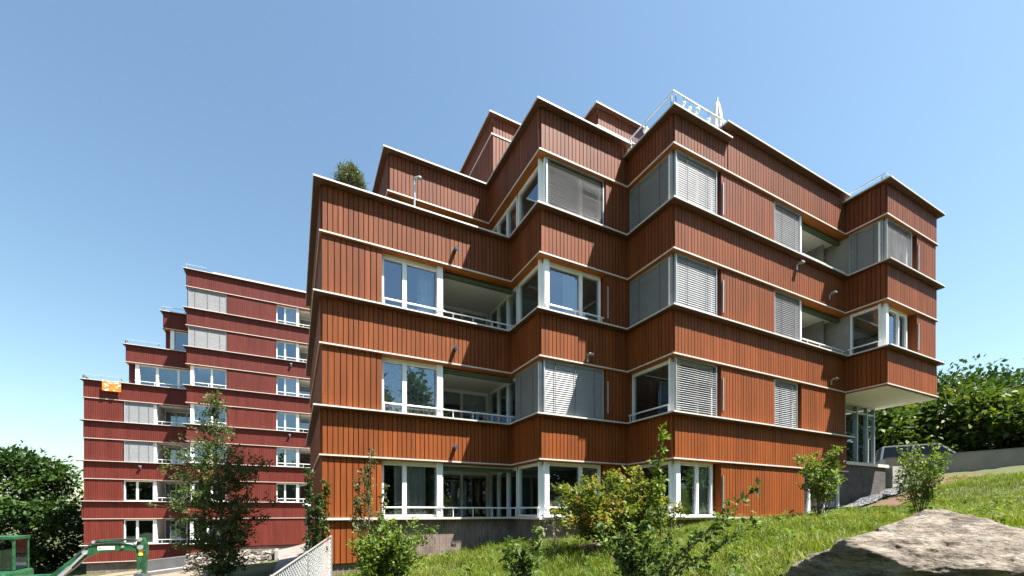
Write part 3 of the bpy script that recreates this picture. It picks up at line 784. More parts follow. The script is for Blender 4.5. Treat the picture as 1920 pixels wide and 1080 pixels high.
# ------------------------------------------------------------------ plants
def leaves(name, P, D, size, mat, parent, seed, el=2.1, fold=.22, droop=.0, rbase=None):
    """one folded four-cornered leaf per point; D is the direction each leaf grows in"""
    rs = np.random.RandomState(seed); P = np.asarray(P, float); D = np.asarray(D, float); n = len(P)
    D = D+rs.normal(0,.55,(n,3)); D[:,2] -= droop; D /= np.linalg.norm(D,axis=1)[:,None]+1e-9
    A = rs.normal(0,1,(n,3)); A[:,2] *= .45; S = np.cross(D, np.array([0,0,1.])+.55*A); S /= np.linalg.norm(S,axis=1)[:,None]+1e-9
    Nn = np.cross(S, D); L = (size*(.6+.7*rs.rand(n)))[:,None]; W = L/el
    tip = P+D*L; m = P+D*L*.45
    l = m+S*W*.5+Nn*W*fold; r = m-S*W*.5+Nn*W*fold
    Q = np.stack([P,r,tip,l],1).reshape(-1,3)
    R = rs.rand(n) if rbase is None else np.clip(np.asarray(rbase)+rs.normal(0,.16,n),0,1)
    return raw_mesh(name, Q, 4, R, mat, parent)

def limb(rs, p, d, length, r0, nseg, wob, up=0.0):
    pts = [Vector(p)]; d = Vector(d).normalized()
    for i in range(nseg):
        d = (d+Vector(rs.normal(0,wob,3))+Vector((0,0,up))).normalized(); pts.append(pts[-1]+d*(length/nseg))
    return pts, [max(.002, r0*(1-.85*i/nseg)) for i in range(nseg+1)]
def along(pts, t):
    x = t*(len(pts)-1); i = min(int(x), len(pts)-2); f = x-i
    return pts[i].lerp(pts[i+1], f), (pts[i+1]-pts[i]).normalized()

def shrub(name, label, loc, stems, mat, leaf, per, seed, group=None, cat='shrub', stem_mat='bark', twigs=7, twl=.35, r0=.012, el=2.1, leaf_from=.15, stem_name='stem', leaf_name='foliage', sprd=.02, droop=0.):
    """stems: list of (direction, length, wobble, upward pull)"""
    rs = np.random.RandomState(seed); u, v = loc; z = gzf(u,v)-.05
    root = thing(name, label, cat, (u,v,z), group); mb = MB(); P = []; D = []; Rr = []
    for (d, ln, wob, up) in stems:
        off = Vector((rs.normal(0,.06), rs.normal(0,.06), 0))
        pts, rad = limb(rs, off, d, ln, r0*(.7+.3*ln), 9, wob, up); mb.tube(pts, rad, 5)
        for k in range(twigs):
            t = leaf_from+(1-leaf_from)*(k+rs.rand())/twigs; p, td = along(pts, t)
            sd = Vector(rs.normal(0,1,3)); sd = (sd-td*sd.dot(td)).normalized()
            tl = twl*(1.15-.75*t)*(.6+.7*rs.rand())
            tp, tr = limb(rs, p, td*.55+sd*.9, tl, r0*.4, 4, .18, .05); mb.tube(tp, tr, 4, cap=False)
            rb = .5+.25*rs.normal()
            for q in range(per):
                a, b = along(tp, rs.rand()**.7); P.append(tuple(a+Vector(rs.normal(0,sprd,3)))); s2 = Vector(rs.normal(0,1,3)); D.append(tuple(b*.6+s2*.6)); Rr.append(rb)
        for q in range(int(per*twigs*.25)):
            a, b = along(pts, leaf_from+(1-leaf_from)*rs.rand()); P.append(tuple(a)); D.append(tuple(b*.5+Vector(rs.normal(0,.8,3)))); Rr.append(.6)
    mb.build(stem_name, M[stem_mat], root, smooth=True)
    leaves(leaf_name, P, D, leaf, mat, root, seed+1, el, rbase=Rr, droop=droop)
    return root
def fan(n, lean, ln, seed, wob=.1, up=.05, bias=(0,0)):
    rs = np.random.RandomState(seed); out = []
    for i in range(n):
        a = 6.283*(i+rs.rand()*.6)/n; k = lean*(.3+.8*rs.rand())
        out.append(((math.cos(a)*k+bias[0], math.sin(a)*k+bias[1], 1.), ln*(.7+.4*rs.rand()), wob, up))
    return out

def tree(name, label, loc, height, radius, mat, leaf, nl, seed, group=None, clumps=40, trunk_r=.16, bare=.25, z=None, squash=1.0, cat='tree', bark='bark'):
    """broad crown: limbs fan from the trunk, leaves gather in many small uneven clumps"""
    rs = np.random.RandomState(seed); u, v = loc; z = gzf(u,v)-.1 if z is None else z
    root = thing(name, label, cat, (u,v,z), group); mb = MB()
    tp, tr = limb(rs, (0,0,0), (0,0,1), height*.8, trunk_r, 8, .05, .1); mb.tube(tp, tr, 8)
    P = []; D = []; R = []
    for k in range(clumps):
        t = bare+(1-bare)*rs.rand(); prof = math.sin(math.pi*min(1,max(.06,(t-bare)/(1-bare)*.86+.12)))**.7
        a = rs.rand()*6.283; rad = radius*prof*(.35+.7*rs.rand()**.6)
        c = Vector((math.cos(a)*rad, math.sin(a)*rad, height*t*squash))
        p, _ = along(tp, min(.98, max(.1, t*.9-.12)))
        mid = p.lerp(c, .5)+Vector((0,0,.1*radius)); mb.tube([p, mid, c], [trunk_r*.3, trunk_r*.17, trunk_r*.05], 5, cap=False)
        cr = radius*(.20+.20*rs.rand()); m = int(nl/clumps*(.5+rs.rand())); rb = .25+.5*rs.rand()
        X = rs.normal(0,1,(m,3)); X /= np.linalg.norm(X,axis=1)[:,None]; rr = cr*(rs.rand(m)**.45)*(1+.25*rs.normal(size=m)); X *= rr[:,None]; X[:,2] *= .75
        P.append(np.array(c)+X); D.append(X/cr+np.array([0,0,.1])); R.append(np.full(m, rb))
    mb.build('trunk', M[bark], root, smooth=True)
    leaves('crown', np.concatenate(P), np.concatenate(D), leaf, mat, root, seed+1, 1.7, rbase=np.concatenate(R))
    return root

M['leaf_fresh'] = leaf_mat('fresh_leaf', [(0,(.052,.098,.015)),(.5,(.105,.168,.028)),(1,(.19,.25,.05))])
M['leaf_glossy'] = leaf_mat('glossy_leaf', [(0,(.04,.078,.022)),(.5,(.08,.132,.034)),(1,(.16,.215,.075))], .6, .35, .18)
M['leaf_olive'] = leaf_mat('olive_leaf', [(0,(.045,.06,.024)),(.5,(.085,.11,.045)),(1,(.15,.17,.08))], .6, .2)
M['leaf_maple'] = leaf_mat('maple_leaf', [(0,(.050,.085,.014)),(.45,(.115,.155,.024)),(.8,(.20,.205,.035)),(1,(.30,.18,.05))], .5, .4)
M['leaf_dark'] = leaf_mat('dark_leaf', [(0,(.014,.035,.010)),(.5,(.03,.065,.014)),(1,(.07,.12,.025))], .5, .25)
M['leaf_wood'] = leaf_mat('wood_leaf', [(0,(.030,.060,.012)),(.5,(.06,.105,.02)),(.85,(.12,.15,.03)),(1,(.20,.17,.04))], .5, .3)
M['leaf_birch'] = leaf_mat('young_tree_leaf', [(0,(.026,.052,.014)),(.45,(.056,.098,.025)),(.8,(.11,.15,.045)),(1,(.20,.165,.07))], .45, .3)
M['dry'] = leaf_mat('dry_stalk', [(0,(.22,.17,.11)),(1,(.42,.36,.27))], .9, .1)

# slender young tree in front of the red block
def young_tree(loc, height, seed):
    rs = np.random.RandomState(seed); u, v = loc; z = gzf(u,v)-.05
    root = thing('young_tree', 'slender young tree with a narrow leafy crown standing in front of the red block', 'tree', (u,v,z)); mb = MB()
    tp, tr = limb(rs, (0,0,0), (0,0,1), height, .055, 14, .025, .1); mb.tube(tp, tr, 8)
    P = []; D = []; R = []
    for k in range(185):
        t = .04+.94*rs.rand()**1.12; p, _ = along(tp, t)
        prof = max(.14, 1-abs((t-.40)/.60)**1.7)*(.5 if t > .66 else 1)*(.8 if t < .16 else 1)
        a = rs.rand()*6.283; ln = 1.75*prof*(.5+.6*rs.rand())
        bp, br = limb(rs, p, (math.cos(a), math.sin(a), .30+.5*rs.rand()), ln, .014, 5, .12, -.03); mb.tube(bp, br, 4, cap=False)
        rb = .35+.35*rs.rand()
        for s in range(7):
            q, qd = along(bp, .2+.8*(s+rs.rand())/7); sd = Vector(rs.normal(0,1,3)); sd.z *= .5
            sp, sr_ = limb(rs, q, qd*.6+sd.normalized()*.8, .30*(.6+.8*rs.rand()), .004, 3, .2, -.03); mb.tube(sp, sr_, 3, cap=False)
            for w in range(19 if t < .62 else 4):
                c, cd = along(sp, rs.rand()); P.append(tuple(c+Vector(rs.normal(0,.035,3)))); D.append(tuple(cd*.5+Vector(rs.normal(0,.7,3)))); R.append(rb)
    mb.build('trunk', M['bark'], root, smooth=True)
    leaves('crown', P, D, .088, M['leaf_birch'], root, seed+1, 1.7, rbase=R)
young_tree((-2.05,16.7), 6.15, 5)

# planting in front of the lawn
shrub('maple_shrub', 'broad yellow green shrub with orange tips in front of the second bay', (6.25,7.45), fan(24,.95,1.80,21,.11,.01), M['leaf_maple'], .082, 44, 22, twigs=11, twl=.55, el=1.5, sprd=.06, leaf_from=.2)
shrub('leafy_shrub', 'dense glossy green shrub at the foot of the mesh fence', (1.42,7.65), fan(24,.62,1.42,31,.09,.03,(.05,0)), M['leaf_fresh'], .095, 26, 32, twigs=10, twl=.40, el=2.6, leaf_from=.1, sprd=.04)
shrub('leafy_shrub', 'tall thin upright shoots rising from the shrub beside the left corner panel', (1.30,8.35), [((.05,.02,1),2.75,.05,.1),((-.05,.05,1),2.3,.06,.1),((.14,-.02,1),2.5,.05,.1),((-.16,0,1),1.9,.06,.1),((.22,0,1),2.15,.06,.1)], M['leaf_olive'], .075, 12, 33, twigs=24, twl=.22, el=2.0, leaf_from=.2)
shrub('young_conifer', 'narrow dark column of foliage climbing before the left corner of the orange block', (.44,10.7), [((0,0,1),2.75,.02,.1),((.02,.02,1),2.5,.03,.1),((-.02,.0,1),2.2,.03,.1)], M['leaf_dark'], .085, 20, 35, twigs=36, twl=.20, el=2.2, leaf_from=.05)
shrub('foreground_shrub', 'nearest shrub with long glossy leafy stems, two of them leaning far right', (4.05,4.35), [((.05,.0,1),.95,.07,.04),((-.15,.1,1),.85,.08,.04),((-.32,.12,1),1.05,.08,.03),((.22,-.05,1),.9,.08,.03),((.80,-.66,1.0),2.05,.04,.0),((.72,-.62,.8),1.7,.05,.0),((.86,-.6,1.1),1.5,.05,.02),((.48,-.2,1),1.05,.07,.03),((-.05,-.1,1),.7,.09,.03),((.16,.08,1),1.15,.06,.05)], M['leaf_glossy'], .09, 11, 41, twigs=16, twl=.22, el=2.2, leaf_from=.08, r0=.009)
shrub('foreground_shrub', 'small low glossy shrub on the lawn left of the nearest one', (2.85,5.3), [((.1,.05,1),1.15,.08,.05),((-.12,.0,1),.95,.09,.05),((.25,0,1),.85,.09,.05),((-.3,.1,1),.8,.1,.03)], M['leaf_glossy'], .095, 12, 43, twigs=14, twl=.22, el=2.2, leaf_from=.1, r0=.008)
shrub('tall_sapling', 'single tall sapling with bright leaves at the corner of the third bay', (6.55,6.35), [((.06,-.02,1),2.5,.04,.08),((-.05,0,1),1.7,.06,.08)], M['leaf_fresh'], .10, 12, 45, twigs=20, twl=.30, el=2.0, leaf_from=.25, r0=.010)
shrub('leafy_shrub', 'rounded fresh green shrub before the end window of the third bay', (13.6,7.1), fan(15,.46,1.95,51,.08,.04), M['leaf_fresh'], .095, 17, 52, twigs=10, twl=.42, el=1.8, leaf_from=.36, sprd=.04)
shrub('leafy_shrub', 'loose open shrub at the right edge between the boulder and the concrete wall', (14.9,5.35), fan(11,.36,1.95,55,.07,.05), M['leaf_fresh'], .09, 12, 56, twigs=11, twl=.34, el=1.8, leaf_from=.28, sprd=.04)
shrub('dry_plant', 'dry pale flower stalks beside the yellow green shrub', (5.25,8.2), fan(16,.22,1.25,61,.05,.05), M['dry'], .04, 3, 62, twigs=5, twl=.2, stem_mat='dry', r0=.006, el=1.6, cat='plant', leaf_from=.5)
for k, (u, v, h, lab) in enumerate(((20.0,7.7,1.35,'shortest thin dark shoot in the bark bed, left of its two taller neighbours'),(20.6,7.55,1.9,'tallest thin dark shoot in the bark bed, middle one of three'),(21.4,7.3,1.7,'rightmost of the three thin dark shoots in the bark bed'))):
    shrub('upright_sapling', lab, (u,v), [((.03,0,1),h,.04,.1),((-.06,.05,1),h*.7,.05,.1)], M['leaf_dark'], .09, 11, 70+k, twigs=12, twl=.25, leaf_from=.2, group='thin shoots in the bark bed', cat='sapling')

# trees behind the right-hand end
tr_spots = [((40,17),5.0,3.8,'leaf_wood',.9,''),((43,12.5),5.0,4.2,'leaf_wood',.5,''),((50,15),7.2,5.5,'leaf_dark',.4,''),((45,6),5.6,4.6,'leaf_dark',.5,''),((53,5),7.0,5.2,'leaf_wood',.5,''),((50,-3),7.2,5.2,'leaf_dark',.5,''),((60,24),8.0,6.5,'leaf_wood',.5,'')]
lab = ['yellow tinged broad tree just right of the entrance glass under the overhang','mid green bushy tree directly behind the parked van','tall dark tree rising behind the bushy one above the van','dark rounded tree above the concrete wall, right of the van','pale green tree at the far right behind the dark rounded one','outermost dark tree at the right edge of the view','high crowned tree farthest back behind the overhang']
for k, ((u, v), h, r, mt, bare, _) in enumerate(tr_spots):
    tree('broadleaf_tree', lab[k], (u,v), h, r, M[mt], .42, 15000, 100+k, group='trees beyond the concrete wall', clumps=110, bare=.04)
tl = [((-20,50),9.5,4.5,'dark tree close beside the far left end of the red block'),((-26,44),8.5,5,'lower dark tree left of the red block'),((-35,50),10,6,'outermost dark tree at the far left')]
for k, ((u, v), h, r, lb) in enumerate(tl):
    tree('broadleaf_tree', lb, (u,v), h, r, M['leaf_dark'], .42, 13000, 120+k, group='trees left of the red block', clumps=90, bare=.05)
# wood behind the photographer, mirrored in the lower panes
P = []; D = []; R = []; rs = np.random.RandomState(9); tk = MB()
for k in range(26):
    row = k % 2
    u = -34+k*3.1+rs.normal(0,.8); v = -24-7*row+.35*k+rs.normal(0,1.5); h = (8 if row == 0 else 12)+3.5*rs.rand(); z = gzf(u,v)
    tk.tube([(u,v,z-.2),(u+.2,v,z+h*.6)], [.25,.1], 6)
    for c in range(30):
        t = .06+.94*rs.rand(); a = rs.rand()*6.28; rad = 3.4*math.sin(math.pi*min(.95,t*.75+.22))*rs.rand()**.5
        cc = np.array([u+math.cos(a)*rad, v+math.sin(a)*rad, z+h*t]); m = 80
        X = rs.normal(0,.66,(m,3)); P.append(cc+X); D.append(X); R.append(np.full(m,.2+.6*rs.rand()))
wd = leaves('far_wood', np.concatenate(P), np.concatenate(D), .85, M['leaf_wood'], None, 10, 1.6, rbase=np.concatenate(R)); tag(wd, kind='stuff')
tag(tk.build('wood_trunks', M['bark'], wd), kind='stuff')
# ------------------------------------------------------------------ boulder
def boulder(loc, dims, seed, label):
    import bmesh
    bm = bmesh.new(); bmesh.ops.create_icosphere(bm, subdivisions=7, radius=1)
    c = Vector((5.75,2.0,-.72)); A = Vector((4.93,2.32,-.32)); Lw = Vector((4.94,1.87,-.53)); E = Vector((5.09,2.95,-.70)); Rr = Vector((6.05,2.09,-.045))
    planes = [(Vector((-.296,-.409,.863)), A), (Vector((-1,.094,-.25)), A), (Vector((-.086,.47,.742)), A), (Vector((-.55,-.65,-.45)), Lw), (Vector((.9,-.1,.42)), Vector((6.55,2.0,-.35))), (Vector((.2,1,.1)), Vector((5.8,3.1,-.8))), (Vector((0,0,-1)), Vector((5.7,2,-1.25))), (Vector((.25,-.97,.1)), Vector((6.0,1.15,-.7))), (Vector((.30,-.2,.93)), Rr+Vector((.05,0,.03)))]
    planes = [(n.normalized(), n.normalized().dot(q-c)) for n, q in planes]
    for vt in bm.verts:
        p = vt.co.normalized(); ts = sorted(d/p.dot(n) for n, d in planes if p.dot(n) > 1e-3)
        t = ts[0]-.10*math.exp(-(ts[1]-ts[0])/.10)*.35
        q = p*t; s = Vector((seed, 3, 1))
        k = mnoise.fractal(q*2.0+s, .75, 2.1, 9)*.060+(mnoise.ridged_multi_fractal(Vector((q.x*1.6,q.y*1.6,q.z*7))+s, .9, 2.2, 6, 1.0, 2.0)-1.0)*.030
        k += -.07*max(0, mnoise.noise(Vector((q.x*1.5,q.y*2.5,q.z*8))+s*2))-.035*max(0, mnoise.noise(Vector((q.x*5,q.y*6,q.z*22))+s*3)-.1)
        vt.co = (q+p*k)*1.06+Vector((-.02,0,.045))
    me = bpy.data.meshes.new('boulder'); bm.to_mesh(me); bm.free()
    me.polygons.foreach_set('use_smooth', [True]*len(me.polygons))
    o = bpy.data.objects.new('boulder', me); COL.objects.link(o)
    m, nt, out = mat_new('weathered_sandstone'); p = principled(nt, out, (.35,.30,.24), .9, 0, .2)
    tc = N(nt,'ShaderNodeTexCoord'); a = N(nt,'ShaderNodeTexNoise'); a.inputs['Scale'].default_value = 4.2; a.inputs['Detail'].default_value = 12; a.inputs['Roughness'].default_value = .68
    mp = N(nt,'ShaderNodeMapping'); mp.inputs['Scale'].default_value = (1,1,3.2); nt.links.new(tc.outputs['Object'], mp.inputs[0]); nt.links.new(mp.outputs[0], a.inputs['Vector'])
    r = ramp(nt, [(.34,(.065,.053,.042)),(.43,(.165,.138,.11)),(.55,(.265,.226,.182)),(.68,(.38,.335,.28))]); nt.links.new(a.outputs['Fac'], r.inputs[0])
    li = N(nt,'ShaderNodeTexVoronoi'); li.inputs['Scale'].default_value = 5.5; nt.links.new(tc.outputs['Object'], li.inputs['Vector'])
    wn = N(nt,'ShaderNodeTexNoise'); wn.inputs['Scale'].default_value = 9; wn.inputs['Detail'].default_value = 5; nt.links.new(tc.outputs['Object'], wn.inputs['Vector'])
    su = N(nt,'ShaderNodeMath', operation='MULTIPLY_ADD'); su.inputs[1].default_value = .55; nt.links.new(wn.outputs['Fac'], su.inputs[0]); nt.links.new(li.outputs['Distance'], su.inputs[2])
    lr = ramp(nt, [(.34,(1,1,1)),(.40,(0,0,0))]); nt.links.new(su.outputs[0], lr.inputs[0])
    mx = N(nt,'ShaderNodeMix', data_type='RGBA'); mx.inputs['B'].default_value = (.22,.24,.20,1); nt.links.new(lr.outputs[0], mx.inputs['Factor']); nt.links.new(r.outputs[0], mx.inputs['A'])
    cm = N(nt,'ShaderNodeMapping'); cm.inputs['Scale'].default_value = (1.2,1.2,6); cm.inputs['Rotation'].default_value = (.15,.35,0); nt.links.new(tc.outputs['Object'], cm.inputs[0])
    cn = N(nt,'ShaderNodeTexNoise'); cn.inputs['Scale'].default_value = 2.3; cn.inputs['Detail'].default_value = 9; cn.inputs['Roughness'].default_value = .6; nt.links.new(cm.outputs[0], cn.inputs['Vector'])
    cr = ramp(nt, [(.478,(1,1,1)),(.497,(.28,.25,.22)),(.503,(.28,.25,.22)),(.522,(1,1,1))]); nt.links.new(cn.outputs['Fac'], cr.inputs[0])
    mc = N(nt,'ShaderNodeMix', data_type='RGBA', blend_type='MULTIPLY'); mc.inputs['Factor'].default_value = .8; nt.links.new(mx.outputs['Result'], mc.inputs['A']); nt.links.new(cr.outputs[0], mc.inputs['B'])
    nt.links.new(mc.outputs['Result'], p.inputs['Base Color'])
    f = N(nt,'ShaderNodeTexNoise'); f.inputs['Scale'].default_value = 16; f.inputs['Detail'].default_value = 10; f.inputs['Roughness'].default_value = .7; nt.links.new(mp.outputs[0], f.inputs['Vector'])
    b = N(nt,'ShaderNodeBump'); b.inputs['Strength'].default_value = 1.0; b.inputs['Distance'].default_value = .06; nt.links.new(f.outputs['Fac'], b.inputs['Height']); nt.links.new(b.outputs[0], p.inputs['Normal'])
    me.materials.append(m); o.location = c
    return tag(o, label, 'boulder')
boulder((5.42,1.72,-.70), (1.50,1.0,1.02), 4.0, 'large weathered boulder with a pale sunlit top lying in the grass at the lower right')

# ------------------------------------------------------------------ fence beside the path
def fence():
    a, b = Vector((.80,11.15,0)), Vector((-.85,6.2,0)); n = 3
    root = thing('mesh_fence', 'galvanised wire mesh fence along the path left of the orange block', 'fence', (a.x,a.y,gzf(a.x,a.y)))
    zt = lambda t: -.58-.66*t; zb = lambda t: zt(t)-1.12
    P = lambda t: a.lerp(b, t); M_ = M['steel']
    for i in range(n+1):
        t = i/n; q = P(t); mb = MB(); mb.box(q.x-.03,q.x+.03,q.y-.03,q.y+.03, min(zb(t), gzf(q.x,q.y))-.1, zt(t)+.02); mb.build('post', M_, root)
    rl = MB()
    for dz in (0, -1.05): rl.tube([(*P(0).xy, zt(0)+dz), (*P(1).xy, zt(1)+dz)], .02, 6)
    rl.build('rail', M_, root)
    for i in range(n):
        t0, t1 = i/n, (i+1)/n; mb = MB(); L = (P(t1)-P(t0)).length; H = 1.03; d = .10
        def pt(x, y): 
            t = t0+(t1-t0)*x/L; q = P(t); return (q.x, q.y, zt(t)-1.04+y)
        w = .0036
        for s in (-1, 1):
            k = int((L+H)/d)
            for j in range(k):
                x0 = j*d-(H if s > 0 else 0); pts = []
                lo = max(0, -x0) if s > 0 else max(0, x0-L); hi = min(H, L-x0) if s > 0 else min(H, x0)
                if hi-lo < .02: continue
                A, B = pt(x0+s*lo, lo), pt(x0+s*hi, hi)
                mb.quad((A[0],A[1],A[2]-w),(B[0],B[1],B[2]-w),(B[0],B[1],B[2]+w),(A[0],A[1],A[2]+w))
                mb.quad((A[0]-w,A[1],A[2]),(B[0]-w,B[1],B[2]),(B[0]+w,B[1],B[2]),(A[0]+w,A[1],A[2]))
        mb.build('mesh_panel', M['wire'], root)
    settle(root)
M['wire'] = simple('wire_mesh', (.30,.31,.31), .45, .3)
fence()

# slim path lamp
u, v = .65, 26.0; z = gzf(u,v); t = thing('street_lamp', 'slim path lamp with a flat white head between the two blocks', 'lamp', (u,v,z))
mb = MB(); mb.tube([(0,0,-.1),(0,0,2.55)], [.05,.038], 8); mb.build('pole', M['darkframe'], t)
mb = MB(); mb.tube([(0,0,2.5),(0,0,2.56),(0,0,2.64),(0,0,2.68)], [.10,.20,.20,.06], 14); mb.build('lamp_head', M['white'], t)

# stone wall and concrete ramp below the red block
M['stones'] = leaf_mat('pale_field_stones', [(0,(.10,.085,.07)),(.5,(.20,.175,.15)),(1,(.32,.29,.26))], .9, 0, .2)
def stone_wall():
    root = thing('stone_wall', 'dry stone wall of pale rubble behind the slender young tree', 'wall', (-2.6,25.7,-3.5)); rs = np.random.RandomState(12); mb = MB()
    for i in range(1000):
        x = -4.6+3.75*rs.rand(); h = rs.rand(); z = -3.7+h*1.62; y = 25.4+.35*h+.1*rs.rand()
        r = .055+.085*rs.rand(); c = Vector((x,y,z)); ax = [Vector(rs.normal(0,1,3)).normalized() for _ in range(1)][0]
        q = []
        for (sx, sy, sz) in ((-1,-1,-1),(1,-1,-1),(1,1,-1),(-1,1,-1),(-1,-1,1),(1,-1,1),(1,1,1),(-1,1,1)):
            o = Vector((sx*r*(1.1+.3*rs.rand()), sy*r*.8*(.8+.3*rs.rand()), sz*r*.7*(.8+.4*rs.rand()))); o.rotate(Matrix.Rotation(rs.normal(0,.7), 3, ax)); q.append(tuple(c+o))
        mb.hexa(q, rs.rand())
    mb.box(-4.6,-.95,25.75,26.5,-4.2,-2.2,.2)
    mb.build('masonry', M['stones'], root, bevel=.03)
    e = MB(); e.box(-.85,-.72,25.1,26.6,-4,-1.98); e.build('end_slab', M['concrete'], root); settle(root)
stone_wall()
mb = MB(); a, b = (-7.45,30.7), (-4.3,29.0); za, zb = -2.72, -2.30
mb.hexa([(a[0],a[1],za-.95),(b[0],b[1],zb-.85),(b[0],b[1]+.25,zb-.85),(a[0],a[1]+.25,za-.95),(a[0],a[1],za),(b[0],b[1],zb),(b[0],b[1]+.25,zb),(a[0],a[1]+.25,za)])
rp = thing('ramp_wall', 'sloping grey concrete ramp wall with a pale foot, right of the digger arm', 'wall', (a[0],a[1],za-.95)); mb.build('wall_body', M['concrete_dark'], rp, bevel=.01)
mb = MB(); mb.hexa([(a[0],a[1]-.6,za-1.5),(b[0],b[1]-.6,zb-1.4),(b[0],b[1]-.004,zb-1.4),(a[0],a[1]-.004,za-1.5),(a[0],a[1]-.6,za-.62),(b[0],b[1]-.6,zb-.55),(b[0],b[1]-.004,zb-.55),(a[0],a[1]-.004,za-.62)]); mb.build('ledge', M['concrete'], rp, bevel=.01); settle(rp)

# ------------------------------------------------------------------ excavator
M['exgreen'] = simple('green_machine_paint', (.012,.075,.026), .38, 0, .45, 5); M['rubber'] = simple('track_rubber', (.03,.03,.032), .8); M['chrome'] = simple('polished_rod', (.75,.76,.77), .15, .95)
M['yellow'] = simple('yellow_label', (.75,.55,.05), .5); M['cream'] = simple('cream_label', (.72,.70,.60), .5); M['smoke'] = glass_mat('cab_glass', (.35,.38,.38), .1)
def excavator():
    f0 = Fr((-14.,23.5),(-4.,23.5)); zg = gzf(-10.4,23.5)+.02
    root = thing('excavator', 'green digger with a bent boom and cream label standing before the red block', 'excavator', (-10.4,23.5,zg)); B = f0.box
    X = lambda u: u+14.+3.8 if u < -13 else u+14.
    def beam(pts, hs, w, name, mat, o=0., bevel=.02):
        mb = MB(); n = len(pts)
        for i in range(n-1):
            (s0,z0),(s1,z1) = pts[i],pts[i+1]; h0,h1 = hs[i],hs[i+1]
            P = f0.pt
            mb.hexa([P(s0,o+w,z0-h0),P(s1,o+w,z1-h1),P(s1,o-w,z1-h1),P(s0,o-w,z0-h0),P(s0,o+w,z0+h0),P(s1,o+w,z1+h1),P(s1,o-w,z1+h1),P(s0,o-w,z0+h0)])
        return mb.build(name, mat, root, bevel=bevel)
    # undercarriage, house, cab
    for o in (-.85, .85):
        mb = MB(); P = f0.pt; ring = []
        for k in range(24):
            a = 2*math.pi*k/24; cx = 1.05 if math.cos(a) > 0 else -1.05; ring.append((X(-14.2)+cx+.36*math.cos(a), zg+.38+.36*math.sin(a)))
        mb.poly([P(s,o+.2,z) for s,z in reversed(ring)]); mb.poly([P(s,o-.2,z) for s,z in ring])
        for k in range(24):
            (s0,z0),(s1,z1) = ring[k], ring[(k+1)%24]; mb.quad(P(s0,o-.2,z0),P(s1,o-.2,z1),P(s1,o+.2,z1),P(s0,o+.2,z0))
        mb.build('track', M['rubber'], root)
    mb = MB(); B(mb, X(-15.6), X(-13.2), -1.0, 1.0, zg+.8, zg+1.35); B(mb, X(-15.7), X(-14.6), -1.0, 1.0, zg+1.35, zg+1.75); B(mb, X(-14.6), X(-13.9), -.5,.5, zg+.5, zg+.8); mb.build('body', M['exgreen'], root, bevel=.08)
    mb = MB(); s0, s1 = X(-14.55), X(-13.35)
    for s in (s0, s1-.08):
        for o in (-1.0, -.02): B(mb, s, s+.08, o, o+.08, zg+1.35, zg+2.55)
    B(mb, s0-.02, s1+.02, -1.02, .10, zg+2.55, zg+2.68); mb.build('cab', M['exgreen'], root, bevel=.02)
    mb = MB(); P = f0.pt
    for o in (-.96, .02): mb.quad(P(s0+.08,o,zg+1.4),P(s1-.08,o,zg+1.4),P(s1-.08,o,zg+2.54),P(s0+.08,o,zg+2.54))
    mb.quad(P(s1-.03,.0,zg+1.4),P(s1-.03,-.92,zg+1.4),P(s1-.03,-.92,zg+2.54),P(s1-.03,.0,zg+2.54)); mb.build('cab_window', M['smoke'], root)
    # boom: out of the house, up, then level to the right; arm hangs down
    bm_ = beam([(X(-9.45),zg+1.05),(X(-8.35),-2.62),(X(-7.68),-1.98),(X(-7.38),-1.62),(X(-7.0),-1.45),(X(-6.3),-1.42),(X(-5.72),-1.52)], [.16,.20,.22,.22,.20,.16,.10], .16, 'boom', M['exgreen'], o=.45)
    mb = MB(); P = f0.pt; mb.quad(P(X(-6.98),.617,-1.53),P(X(-6.45),.617,-1.52),P(X(-6.45),.617,-1.38),P(X(-6.98),.617,-1.37)); mb.build('boom_label', M['cream'], bm_)
    mb = MB(); mb.poly([P(X(-6.9)+.035*math.cos(k*.785),.62,-1.45+.035*math.sin(k*.785)) for k in range(8)]); mb.build('boom_emblem', simple('brown_emblem', (.35,.12,.05), .5), bm_)
    arm = beam([(X(-5.66),-1.10),(X(-5.58),-1.40),(X(-5.68),-2.0),(X(-5.74),-2.5)], [.02,.14,.08,.04], .13, 'arm', M['exgreen'], o=.45, bevel=.01)
    # arm proper is a vertical beam
    mb = MB()
    for (z0,w0,z1,w1) in ((-1.08,.10,-1.42,.19),(-1.42,.19,-1.85,.17),(-1.85,.17,-2.6,.11)):
        s = X(-5.62); mb.hexa([P(s-w1,.60,z1),P(s+w1,.60,z1),P(s+w1,.30,z1),P(s-w1,.30,z1),P(s-w0,.60,z0),P(s+w0,.60,z0),P(s+w0,.30,z0),P(s-w0,.30,z0)])
    mb.build('arm_plate', M['exgreen'], arm, bevel=.02)
    mb = MB(); B(mb, X(-5.70), X(-5.55), .602, .612, -1.80, -1.58); mb.build('arm_label', M['yellow'], arm)
    c1 = MB(); c1.tube([P(X(-7.1),.45,-1.20),P(X(-6.2),.45,-1.15)], .055, 10); c1.tube([P(X(-6.2),.45,-1.15),P(X(-5.66),.45,-1.14)], .028, 8); c1.build('hydraulic_cylinder', M['exgreen'], root)
    c2 = MB(); c2.tube([P(X(-8.5),.70,-3.0),P(X(-7.75),.70,-2.15)], .085, 10); c2.tube([P(X(-7.75),.70,-2.15),P(X(-7.35),.70,-1.65)], .05, 8); c2.build('hydraulic_cylinder', M['chrome'], root)
    pn = MB()
    for (s_, z_, r_) in ((X(-7.35),-1.6,.09),(X(-5.66),-1.14,.08),(X(-5.64),-1.46,.10),(X(-5.66),-2.45,.07),(X(-7.1),-1.2,.06),(X(-6.2),-1.42,.05)): pn.tube([P(s_,.60,z_),P(s_,.66,z_)], r_, 12)
